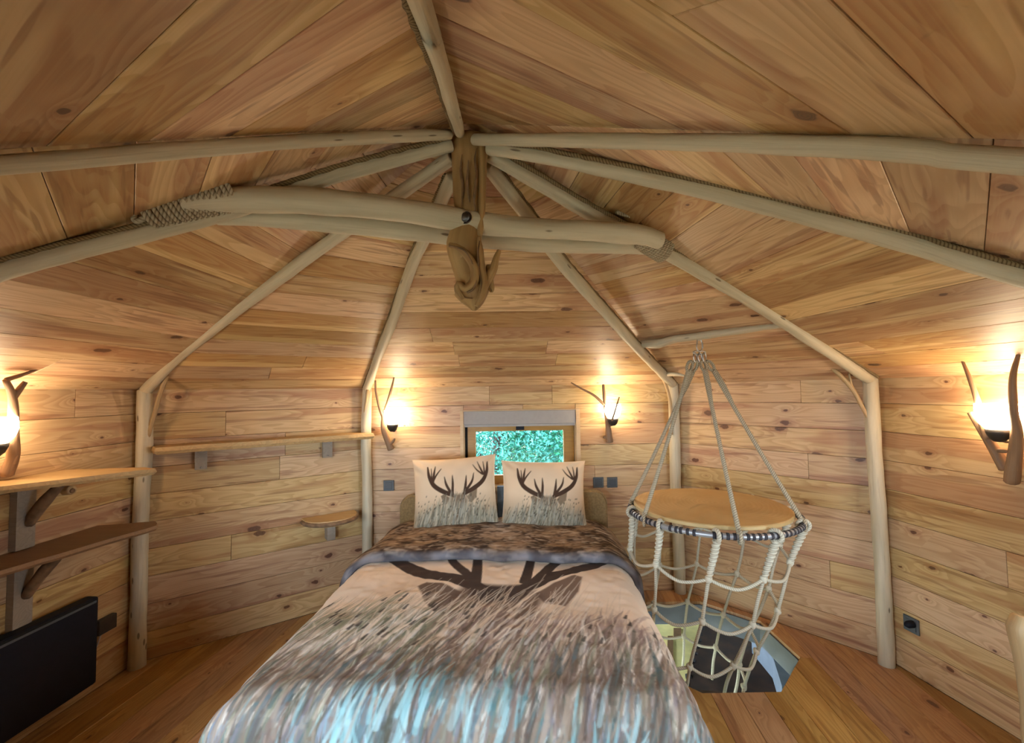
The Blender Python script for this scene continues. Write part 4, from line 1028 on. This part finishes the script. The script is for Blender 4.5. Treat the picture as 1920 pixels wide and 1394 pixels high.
# suspension ropes with spliced eyes
top = hangp - Vector((0, 0, 0.125))
for a, dx in ((-72, -0.055), (-110, -0.02), (-8, 0.018), (52, 0.052)):
    q = ringp(a, RR_, 0.015); e = top + Vector((dx, 0.004 * dx, -0.005))
    d = (q - e); L = d.length; d.normalize(); s = d.cross(Vector((0, 1, 0))).normalized()
    # eye loop
    eye = [e + d * 0.075 + s * 0.004, e + d * 0.045 + s * 0.016, e + d * 0.012 + s * 0.013, e, e + d * 0.012 - s * 0.013, e + d * 0.045 - s * 0.016, e + d * 0.075 - s * 0.004]
    sag = Vector((0, 0, -0.012))
    world_part('suspension_rope', tube([e + d * 0.07, e + d * L * 0.35 + sag, e + d * L * 0.7 + sag, q], [0.014, 0.0115, 0.0115, 0.013], 200, 9, twist=(3, 0.012, 0.18)), 'rope', bk)
    world_part('rope_eye', tube(eye, [0.0095], 40, 8, twist=(3, 0.012, 0.16)), 'rope', bk)
    world_part('splice', tube([e + d * 0.06 + s * 0.012, e + d * 0.18 + s * 0.013, e + d * 0.30 + s * 0.004], [0.0095, 0.009, 0.006], 60, 8, twist=(3, 0.012, 0.18)), 'rope', bk)
    th = [q + Vector((0, 0, 0.012)) , q + Vector((0.0, -0.012, -0.035)), q + Vector((0.006, 0.012, -0.02))]
    loop = [q + Vector((0, 0, -0.015)) + Vector((0.024 * math.cos(x) * 0.3, 0.030 * math.cos(x), 0.034 * math.sin(x))) for x in [2 * PI * j / 10 for j in range(10)]]
    world_part('hitch', tube(loop + [loop[0]], [0.009], 22, 8, closed=True), 'rope', bk)
# carabiner, and quick links
cb = tag(empty('carabiner', hangp), 'steel carabiner joining the basket ropes to the hanger branch', 'carabiner')
cpts = [hangp + Vector((0.016 * math.cos(x) * (1.0 if math.sin(x) > 0 else 1.25), -0.004, 0.045 * math.sin(x) - 0.022)) for x in [2 * PI * j / 14 for j in range(14)]]
world_part('body', tube(cpts + [cpts[0]], [0.0042], 44, 8, closed=True), 'steel', cb)
world_part('gate_sleeve', tube([hangp + Vector((0.0195, -0.004, -0.045)), hangp + Vector((0.0185, -0.004, -0.010))], [0.0058], 4, 8), 'steel', cb)
world_part('eye_bolt', tube([hangp + Vector((0.010 * math.cos(x), 0.010 * math.sin(x) * 0.4, 0.018 + 0.012 * math.sin(x))) for x in [2 * PI * j / 10 for j in range(10)]] + [hangp + Vector((0.010, 0, 0.018))], [0.0038], 20, 8, closed=True), 'steel', cb)
for dx in (-0.03, 0.0, 0.03):
    c0 = hangp + Vector((dx, -0.004, -0.105)); lp = [c0 + Vector((0.013 * math.cos(x), 0.006 * math.cos(x), 0.030 * math.sin(x))) for x in [2 * PI * j / 12 for j in range(12)]]
    world_part('chain_link', tube(lp + [lp[0]], [0.004], 28, 7, closed=True), 'steel', cb)
rp_ = [hangp + Vector((0.045 * math.cos(x), 0.01 * math.cos(x), -0.074 + 0.012 * math.sin(x))) for x in [2 * PI * j / 14 for j in range(14)]]
world_part('ring', tube(rp_ + [rp_[0]], [0.0045], 34, 7, closed=True), 'steel', cb)

# ================================================================== what shows through the hatch
hf = empty('hatch_frame', (HC.x, HC.y, -0.13)); tag(hf, 'grey painted octagonal frame boards lining the floor hatch', 'frame')
for k in range(8):
    a, b = hatch[k], hatch[(k + 1) % 8]; o = Vector((a.x, a.y, 0)); d = Vector((b.x - a.x, b.y - a.y, 0)); ex = d.normalized(); n = Vector((0, 0, 1)).cross(ex)
    world_part('frame_board', prism([(0, -0.17), (d.length, -0.17), (d.length, -0.024), (0, -0.024)], o, ex, Vector((0, 0, 1)), n, -0.012, 0.010), 'bluegrey', hf)
LZ = -0.92
lf = link('floor_lower', prism([(0.2, 2.4), (4.2, 2.4), (4.2, 6.2), (0.2, 6.2)], Vector((0, 0, 0)), Vector((1, 0, 0)), Vector((0, 1, 0)), Vector((0, 0, 1)), LZ - 0.12, LZ), 'palepanel'); tag(lf, 'pale yellow landing floor seen below the hatch', 'floor', kind='structure')
lw = []
for a, b, c, d in ((0.2, 4.2, 6.2, 6.3), (0.2, 4.2, 2.3, 2.4)):
    lw.append(prism([(a, c), (b, c), (b, d), (a, d)], Vector((0, 0, 0)), Vector((1, 0, 0)), Vector((0, 1, 0)), Vector((0, 0, 1)), LZ - 0.12, -0.14))
for a, b, c, d in ((0.2, 4.3, 3.70, 6.3), (1.95, 4.3, 2.3, 3.70)):
    lw.append(prism([(a, c), (b, c), (b, d), (a, d)], Vector((0, 0, 0)), Vector((1, 0, 0)), Vector((0, 1, 0)), Vector((0, 0, 1)), -0.20, -0.14))
tag(link('wall_light_block', join_meshes(lw), 'bluegrey'), 'blue grey walls and slabs added to block daylight under the floor', 'wall', kind='structure')  # added enclosure that keeps daylight off the landing
mat_o = empty('slatted_mat', at_z(1262, 1230, LZ)); tag(mat_o, 'pale yellow boards with brown slats below the hatch', 'mat')
def landing_quad(p, z): return at_z(p[0], p[1], z)
g = [landing_quad(p, LZ) for p in ((1252, 1195), (1262, 1195), (1262, 1260), (1250, 1260))]
def slab(name, pts, z0, z1, mat, parent): return world_part(name, prism([(p.x, p.y) for p in pts], Vector((0, 0, 0)), Vector((1, 0, 0)), Vector((0, 1, 0)), Vector((0, 0, 1)), z0, z1), mat, parent)
slab('slat', g, LZ, LZ + 0.012, 'slat', mat_o)
slab('slat', [landing_quad(p, LZ) for p in ((1263, 1180), (1277, 1180), (1277, 1196), (1263, 1196))], LZ, LZ + 0.012, 'slat', mat_o)
rug = empty('dark_rug', at_z(1380, 1240, LZ)); tag(rug, 'dark brown rug with a black pompom edge on the landing below', 'rug')
rp = [at_z(px, py, LZ) for px, py in ((1285, 1300), (1318, 1180), (1350, 1176), (1400, 1200), (1450, 1262), (1460, 1310))]
slab('pile', rp, LZ + 0.003, LZ + 0.03, 'rug', rug)
for k in range(9):
    c = rp[0].lerp(rp[1], (k + 0.5) / 9); bm = bmesh.new(); bmesh.ops.create_icosphere(bm, subdivisions=1, radius=0.033)
    for vv in bm.verts: vv.co *= random.uniform(0.85, 1.1)
    me = bpy.data.meshes.new('m'); bm.to_mesh(me); bm.free(); link('pompom', me, 'rugedge', rug, Matrix.Translation(c + Vector((0, 0, 0.028))))

bn = empty('storage_bench', at_z(1440, 1220, LZ)); tag(bn, 'blue grey painted bench at the right of the landing below', 'bench')
bq_ = [at_z(px, py, LZ + 0.30) for px, py in ((1408, 1172), (1446, 1214), (1470, 1290), (1640, 1290), (1560, 1172))]
slab('body', bq_, LZ, LZ + 0.28, 'bluegrey', bn); slab('seat', [p + Vector((-0.015, 0, 0)) for p in bq_], LZ + 0.28, LZ + 0.31, 'bluegrey', bn)

# ================================================================== shelves
W34, W45, W67, W78 = WF[(3, 4)], WF[(4, 5)], WF[(6, 7)], WF[(7, 8)]
def live_shelf(name, outline, z, th, mat, label, cat='shelf', parent=None, wavy=0.006, seed=0):
    "outline in plan, wall edge first"
    rr = random.Random(seed); pts = []
    n = len(outline)
    for k in range(n):
        a, b = Vector(outline[k]), Vector(outline[(k + 1) % n]); m = max(1, int((b - a).length / 0.06))
        for s in range(m):
            p = a.lerp(b, s / m)
            if wavy and s and k > 0: p = p + Vector((rr.uniform(-1, 1), rr.uniform(-1, 1))) * wavy
            pts.append((p.x, p.y))
    if area(pts) < 0: pts = pts[::-1]
    k = len(pts); lower = inset(pts, -0.006); low2 = inset(pts, 0.006)
    vs = [(p[0], p[1], z) for p in pts] + [(p[0], p[1], z - th * 0.55) for p in lower] + [(p[0], p[1], z - th) for p in low2]
    fs = [tuple(range(k)), tuple(range(2 * k, 3 * k))[::-1]]
    for i in range(k):
        j = (i + 1) % k; fs.append((k + i, k + j, j, i)); fs.append((2 * k + i, 2 * k + j, k + j, k + i))
    me = mesh_from(vs, fs); return me
def xy(v): return (v.x, v.y)
# top shelf on the left wall
sh = empty('wall_shelf', at_z(290, 880, 1.31)); tag(sh, 'upper live edge shelf on the left wall over the brown one', 'shelf', 'live edge wall shelves')
o_ = 0.006
far = at_z(291, 879, 1.31); near = at_z(0, 913, 1.31)
ex34 = W34.ex
def wallpt(w, p, off=0.006): q = p - w.o; return w.pt(q.dot(w.ex), 0, off)
ext = lambda p, q, s: p + (p - q) * s
nn = ext(near, far, 0.55); nn = W34.pt((nn - W34.o).dot(ex34), 0, 0.14)
me = live_shelf('b', [xy(wallpt(W34, nn)), xy(wallpt(W34, far) - W34.ex * 0.02), xy(far + Vector((-0.10, 0.05, 0))), xy(far), xy(far.lerp(near, 0.5)), xy(near), xy(nn)], 1.31, 0.034, 'shelf', '', seed=2)
world_part('board', me, 'shelf', sh)
sh2 = empty('wall_shelf', at_z(294, 988, 0.95)); tag(sh2, 'lower brown live edge shelf on the left wall above the heater', 'shelf', 'live edge wall shelves')
far2 = at_z(293, 986, 0.95); near2 = at_z(0, 1071, 0.95); nn2 = ext(near2, far2, 0.5)
me = live_shelf('b', [xy(wallpt(W34, nn2)), xy(wallpt(W34, far2)), xy(far2 + Vector((-0.08, 0.09, 0))), xy(far2), xy(far2.lerp(near2, 0.5)), xy(near2), xy(nn2)], 0.95, 0.030, 'shelf', '', seed=4)
world_part('board', me, 'shelf_dark', sh2)
# brackets: upright on the wall plus diagonal strut
bx_, by_ = W34.uv(W34.hit(35, 980))
for par, z0, z1 in ((sh, 0.955, 1.274), (sh2, 0.56, 0.92)):
    world_part('bracket_upright', prism([(bx_ - 0.042, z0), (bx_ + 0.042, z0), (bx_ + 0.042, z1), (bx_ - 0.042, z1)], W34.o, W34.ex, W34.ey, W34.n, 0.001, 0.040), 'greywood', par)
    world_part('bracket_strut', tube([W34.pt(bx_ + 0.015, z1 - 0.20, 0.035), W34.pt(bx_ + 0.01, z1 - 0.08, 0.13), W34.pt(bx_ + 0.01, z1 - 0.006, 0.20)], [0.024, 0.027, 0.022], 12, 8, 0.1), 'bark', par)
# peg
pp = W34.hit(122, 920, 0.0)
pg = tag(empty('wall_peg', pp), 'short cut branch peg on the wall under the upper left shelf', 'peg')
world_part('stub', tube([pp, pp + W34.n * 0.05 + Vector((0.0, -0.01, 0.004))], [0.026, 0.024], 6, 10, 0.06), 'paletwig', pg)
world_part('cut_end', tube([pp + W34.n * 0.054 + Vector((0, -0.011, 0.0)), pp + W34.n * 0.058 + Vector((0, -0.0115, 0.0))], [0.014, 0.012], 3, 10), 'bark', pg)
# long high shelf on the back left wall
sl = empty('wall_shelf', at_z(480, 827, 1.36)); tag(sl, 'long high live edge shelf on the wall left of the bed', 'shelf', 'live edge wall shelves')
se = lambda u, o: xy(W45.pt(u, 0, o))
me = live_shelf('b', [se(0.06, 0.006), se(W45.len - 0.10, 0.006), se(W45.len - 0.02, 0.10), se(W45.len + 0.01, 0.185), se(W45.len - 0.45, 0.175), se(W45.len - 0.85, 0.195), se(W45.len - 1.15, 0.17), se(0.10, 0.195)], 1.382, 0.046, 'shelf', '', seed=8)
world_part('board', me, 'shelf', sl)
for px in (377, 612):
    u, z = W45.uv(W45.hit(px, 860)); r_ = world_part('bracket_block', prism([(u - 0.035, 1.20), (u + 0.035, 1.20), (u + 0.035, 1.335), (u - 0.035, 1.335)], W45.o, W45.ex, W45.ey, W45.n, 0.001, 0.045), 'greywood', sl)
    cpt = W45.pt(u, 1.215, 0.046); link('screw', lathe([(0.0, 0.0), (0.006, 0.0), (0.004, 0.002), (0.0, 0.0025)], 10), 'steel', r_, Matrix.Translation(cpt) @ W45.n.to_track_quat('Z', 'Y').to_matrix().to_4x4())
# little half round bedside shelf
hs_ = empty('bedside_shelf', at_z(628, 985, 0.73)); tag(hs_, 'small half round wooden shelf beside the bed by the slender post', 'shelf')
out = [W45.pt(W45.len - 0.49, 0, 0.006), W45.pt(W45.len - 0.09, 0, 0.006)]
pl = [xy(q) for q in out]
for k in range(11):
    th = k / 10 * PI; pl.append(xy(W45.pt(W45.len - 0.29 + 0.20 * math.cos(th), 0, 0.03 + 0.21 * math.sin(th) ** 0.8)))
me = live_shelf('b', pl, 0.745, 0.045, 'shelf', '', wavy=0.0); world_part('board', me, 'shelf', hs_)
world_part('bark_rim', tube([Vector((p[0], p[1], 0.722)) for p in pl[2:]], [0.016], 40, 8, 0.1), 'bark', hs_)
u = W45.len - 0.29; world_part('bracket_block', prism([(u - 0.03, 0.56), (u + 0.03, 0.56), (u + 0.03, 0.70), (u - 0.03, 0.70)], W45.o, W45.ex, W45.ey, W45.n, 0.001, 0.09), 'greywood', hs_)
# low wall ledge behind the basket
# ================================================================== heater
u1_, z1_ = W34.uv(W34.hit(184, 1117, 0.09)); u0_, z0_ = W34.uv(W34.hit(186, 1276, 0.09))
hu1 = u1_; hu0 = u1_ - 1.02; hz1 = z1_; hz0 = z0_
ht = empty('convector_heater', W34.pt((hu0 + hu1) / 2, hz0, 0.06)); tag(ht, 'flat black convector heater low on the left wall', 'heater')
def w34box(name, ua, ub, za, zb, t0, t1, mat, parent, bev=0.012):
    me = box_mesh(ub - ua, zb - za, t1 - t0, bev, 3)
    return link(name, me, mat, parent, frame(W34.pt((ua + ub) / 2, (za + zb) / 2, (t0 + t1) / 2), W34.ex, W34.ey, W34.ex.cross(W34.ey)))
w34box('body', hu0, hu1, hz0, hz1, 0.025, 0.10, 'black', ht, 0.018)
w34box('top_lip', hu0 + 0.02, hu1 - 0.02, hz1 - 0.030, hz1 - 0.018, 0.098, 0.104, 'switch', ht, 0.002)
for k in range(2): w34box('grille_slot', hu1 - 0.47 * (k + 1), hu1 - 0.47 * k - 0.04, hz1 - 0.018, hz1 - 0.008, 0.080, 0.1025, 'blackslot', ht, 0.001)
for ua in (hu0 + 0.2, hu1 - 0.2): w34box('wall_bracket', ua - 0.02, ua + 0.02, hz0 + 0.1, hz1 - 0.1, 0.001, 0.03, 'switch', ht, 0.002)
# ================================================================== switches and sockets
def plate(w, px, py, label, size=0.088, mat='switch', plug=False, off=0.0, cat='socket'):
    u, z = w.uv(w.hit(px, py, 0.005)); root = empty('wall_socket', w.pt(u, z, 0)); tag(root, label, cat, 'anthracite switch and socket plates')
    n = w.ex.cross(w.ey); mz = frame(w.pt(u, z, 0.0055), w.ex, w.ey, n)
    link('plate', box_mesh(size, size, 0.009, 0.003, 2), mat, root, mz)
    link('rocker', box_mesh(size * 0.66, size * 0.66, 0.006, 0.002, 2), 'switch_in', root, frame(w.pt(u, z, 0.0105), w.ex, w.ey, n))
    if plug: link('plug', lathe([(0.0, 0.0), (0.021, 0.0), (0.020, 0.03), (0.012, 0.045), (0.0, 0.047)], 14), 'black', root, Matrix.Translation(w.pt(u + plug, z + 0.01, 0.012)) @ w.n.to_track_quat('Z', 'Y').to_matrix().to_4x4())
plate(W56, 729, 911, 'grey switch plate on the back wall left of the bed')
plate(W56, 1122, 905, 'grey plate right of the bed, the one nearer the pillow')
plate(W56, 1148, 905, 'grey plate right of the bed, the one nearer the basket')
plate(W78, 1709, 1172, 'dark grey socket low on the right wall with a plug', plug=0.012)
u, z = W34.uv(W34.hit(199, 1172, 0.02)); hsk = empty('wall_socket', W34.pt(u, z, 0)); tag(hsk, 'dark brown socket box at the end of the black heater', 'socket', 'anthracite switch and socket plates')
w34box('box', u - 0.055, u + 0.055, z - 0.04, z + 0.045, 0.001, 0.035, 'cup', hsk, 0.006)
world_part('cable', tube([W34.pt(u - 0.03, z - 0.04, 0.02), W34.pt(u - 0.05, z - 0.09, 0.02), W34.pt(u - 0.09, z - 0.12, 0.03)], [0.004], 10, 6), 'blind', hsk)

# ================================================================== branch lamps
def sconce(w, limbs, shade, label, sr=0.068, sh_=0.115, mats=None):
    base = w.hit(*limbs[0][0][0], 0.03); root = empty('wall_lamp', base); tag(root, label, 'lamp', 'branch wall lamps')
    for nm, (pp, off, rr) in zip(['main_branch'] + ['fork_branch'] * 9, limbs):
        world_part(nm, tube([w.hit(px, py, o) for (px, py), o in zip(pp, off)], [r_ * 1.15 for r_ in rr], 26, 10, 0.10), 'twig', root)
    c = w.hit(shade[0], shade[1], 0.105)
    prof = [(0.0, 0.0), (sr * 0.55, 0.0), (sr * 0.86, sh_ * 0.25), (sr, sh_ * 0.55), (sr * 0.98, sh_), (sr * 0.93, sh_), (sr * 0.93, sh_ * 0.6), (0.0, sh_ * 0.35)]
    gs = link('glass_shade', lathe(prof, 24), 'lamp', root, Matrix.Translation(c)); tag(gs, 'glowing white glass shade')
    link('cup', lathe([(0.0, -0.058), (0.018, -0.056), (0.034, -0.04), (0.044, -0.015), (0.046, 0.002), (0.0, 0.004)], 20), 'cup', root, Matrix.Translation(c - Vector((0, 0, 0.004))))
    world_part('arm', tube([c - Vector((0, 0, 0.05)), c - w.n * 0.05 - Vector((0, 0, 0.062)), c - w.n * 0.105 - Vector((0, 0, 0.05))], [0.007], 10, 8), 'cup', root)
sconce(W56, [([(733, 843), (724, 820), (719, 802), (719, 780)], (0.03, 0.04, 0.06, 0.09), [0.024, 0.021, 0.019, 0.016]),
             ([(719, 782), (711, 762), (705, 735), (704, 714)], (0.09, 0.11, 0.13, 0.15), [0.015, 0.011, 0.009, 0.006]),
             ([(720, 780), (727, 754), (734, 729), (740, 703)], (0.09, 0.12, 0.15, 0.18), [0.015, 0.011, 0.009, 0.004]),
             ([(730, 834), (737, 828), (740, 823)], (0.04, 0.05, 0.06), [0.012, 0.010, 0.006])],
       (736, 796), 'forked branch lamp on the back wall left of the window')
sconce(W56, [([(1143, 829), (1140, 801), (1137, 773), (1133, 745), (1131, 722)], (0.03, 0.05, 0.09, 0.13, 0.16), [0.026, 0.019, 0.016, 0.013, 0.010]),
             ([(1133, 759), (1114, 742), (1090, 729), (1071, 718)], (0.11, 0.13, 0.15, 0.16), [0.012, 0.009, 0.007, 0.004]),
             ([(1143, 800), (1150, 781), (1161, 745)], (0.06, 0.17, 0.19), [0.009, 0.007, 0.005]),
             ([(1142, 822), (1132, 820)], (0.03, 0.05), [0.014, 0.010])],
       (1149, 785), 'forked branch lamp on the back wall right of the window')
sconce(W78, [([(1897, 904), (1904, 850), (1906, 806), (1900, 769), (1899, 711), (1910, 664)], (0.03, 0.07, 0.12, 0.17, 0.19, 0.21), [0.024, 0.022, 0.017, 0.014, 0.012, 0.006]),
             ([(1884, 880), (1866, 846), (1844, 812), (1819, 774)], (0.04, 0.06, 0.09, 0.10), [0.020, 0.018, 0.016, 0.010]),
             ([(1852, 822), (1840, 785), (1832, 750), (1820, 715), (1803, 673)], (0.09, 0.12, 0.14, 0.16, 0.18), [0.016, 0.014, 0.012, 0.009, 0.005]),
             ([(1872, 845), (1900, 848)], (0.07, 0.08), [0.009, 0.009])],
       (1872, 805), 'large forked branch lamp on the far right wall', 0.078, 0.12)
sconce(W34, [([(12, 890), (24, 856), (25, 800), (23, 745), (11, 713)], (0.03, 0.06, 0.13, 0.17, 0.19), [0.026, 0.022, 0.018, 0.014, 0.010]),
             ([(24, 748), (35, 732), (47, 717)], (0.17, 0.18, 0.19), [0.013, 0.012, 0.009]),
             ([(11, 713), (40, 704), (73, 692)], (0.19, 0.20, 0.21), [0.009, 0.007, 0.004]),
             ([(24, 868), (31, 852)], (0.06, 0.08), [0.014, 0.010])],
       (-10, 832), 'branch lamp at the left edge over the upper shelf', 0.074, 0.12)

# ================================================================== pale curved log at the right edge
lg = [at(1931, 1395, 1.74), at(1934, 1330, 1.74), at(1930, 1270, 1.74), at(1922, 1215, 1.74), at(1915, 1180, 1.74), at(1920, 1160, 1.74)]
lg[0] = Vector((lg[1].x, lg[1].y, 0.0))
world_thing('log_stool', tube(lg, [0.035, 0.032, 0.034, 0.040, 0.042, 0.036], 24, 12, 0.08, seed=99), 'paletwig', 'pale curved log upright at the right picture edge', 'stool')

# ================================================================== woodland outside the window
gr = link('ground', prism([(-25, -20), (25, -20), (25, 40), (-25, 40)], Vector((0, 0, 0)), Vector((1, 0, 0)), Vector((0, 1, 0)), Vector((0, 0, 1)), -3.3, -3.0), 'soil'); tag(gr, 'forest ground far below the tree house', 'ground', kind='structure')
def tree(x, y, h, cr, nleaf, mat, label, seed, lean=0.0, zc=1.0):
    r = np.random.RandomState(seed); root = empty('tree', (x, y, -3.0)); tag(root, label, 'tree', 'trees outside the back window')
    world_part('trunk', tube([(x, y, -3.0), (x + lean * 0.4, y, -0.5), (x + lean, y, h)], [0.11, 0.085, 0.04], 20, 9, 0.1), 'trunk', root)
    for k in range(4):
        z = r.uniform(0.0, h * 0.8); a = r.uniform(0, 6.28); p = Vector((x + lean * (z + 3) / (h + 3), y, z))
        world_part('bough', tube([p, p + Vector((math.cos(a) * cr * 0.5, math.sin(a) * cr * 0.5, 0.4)), p + Vector((math.cos(a) * cr * 0.9, math.sin(a) * cr * 0.9, 0.9))], [0.035, 0.022, 0.008], 10, 6, 0.1), 'trunk', root)
    d = r.normal(size=(nleaf, 3)); d /= np.linalg.norm(d, axis=1)[:, None]; rad = r.uniform(0.25, 1.0, nleaf) ** 0.5
    c = np.array([x + lean * 0.8, y, zc]) + d * rad[:, None] * np.array([cr, cr * 0.8, cr * 1.35])
    a = r.normal(size=(nleaf, 3)); a /= np.linalg.norm(a, axis=1)[:, None]; b = np.cross(a, r.normal(size=(nleaf, 3))); b /= np.linalg.norm(b, axis=1)[:, None]; n = np.cross(a, b)
    L = r.uniform(0.022, 0.046, nleaf)[:, None]; W = L * 0.42
    P = np.stack([c - a * L, c - b * W + n * W * 0.3, c + a * L, c + b * W + n * W * 0.3], 1).reshape(-1, 3)
    me = bpy.data.meshes.new('m'); me.from_pydata(P.tolist(), [], [t for k in range(nleaf) for t in ((4 * k, 4 * k + 1, 4 * k + 2), (4 * k, 4 * k + 2, 4 * k + 3))])
    tag(world_part('foliage', me, mat, root), kind='stuff')
tree(1.2, 7.6, 3.2, 1.55, 29700, 'leaf1', 'bright green leafy tree filling the right of the window view', 1, 0.2, 0.9)
tree(-0.7, 7.0, 3.4, 1.2, 18150, 'leaf2', 'sky tinted tree with a slanting trunk in the left of the window', 2, 0.7, 0.6)
tree(0.25, 10.0, 4.0, 2.1, 36300, 'leaf1', 'taller green tree standing further back behind the others', 3, -0.3, 0.6)
tree(-1.6, 10.5, 4.0, 1.9, 29700, 'leaf2', 'distant sky tinted tree at the far left of the window', 5, 0.3, 0.4)
tree(2.4, 10.8, 4.2, 2.0, 29700, 'leaf1', 'distant green tree at the far right of the window', 6, 0.0, 0.4)
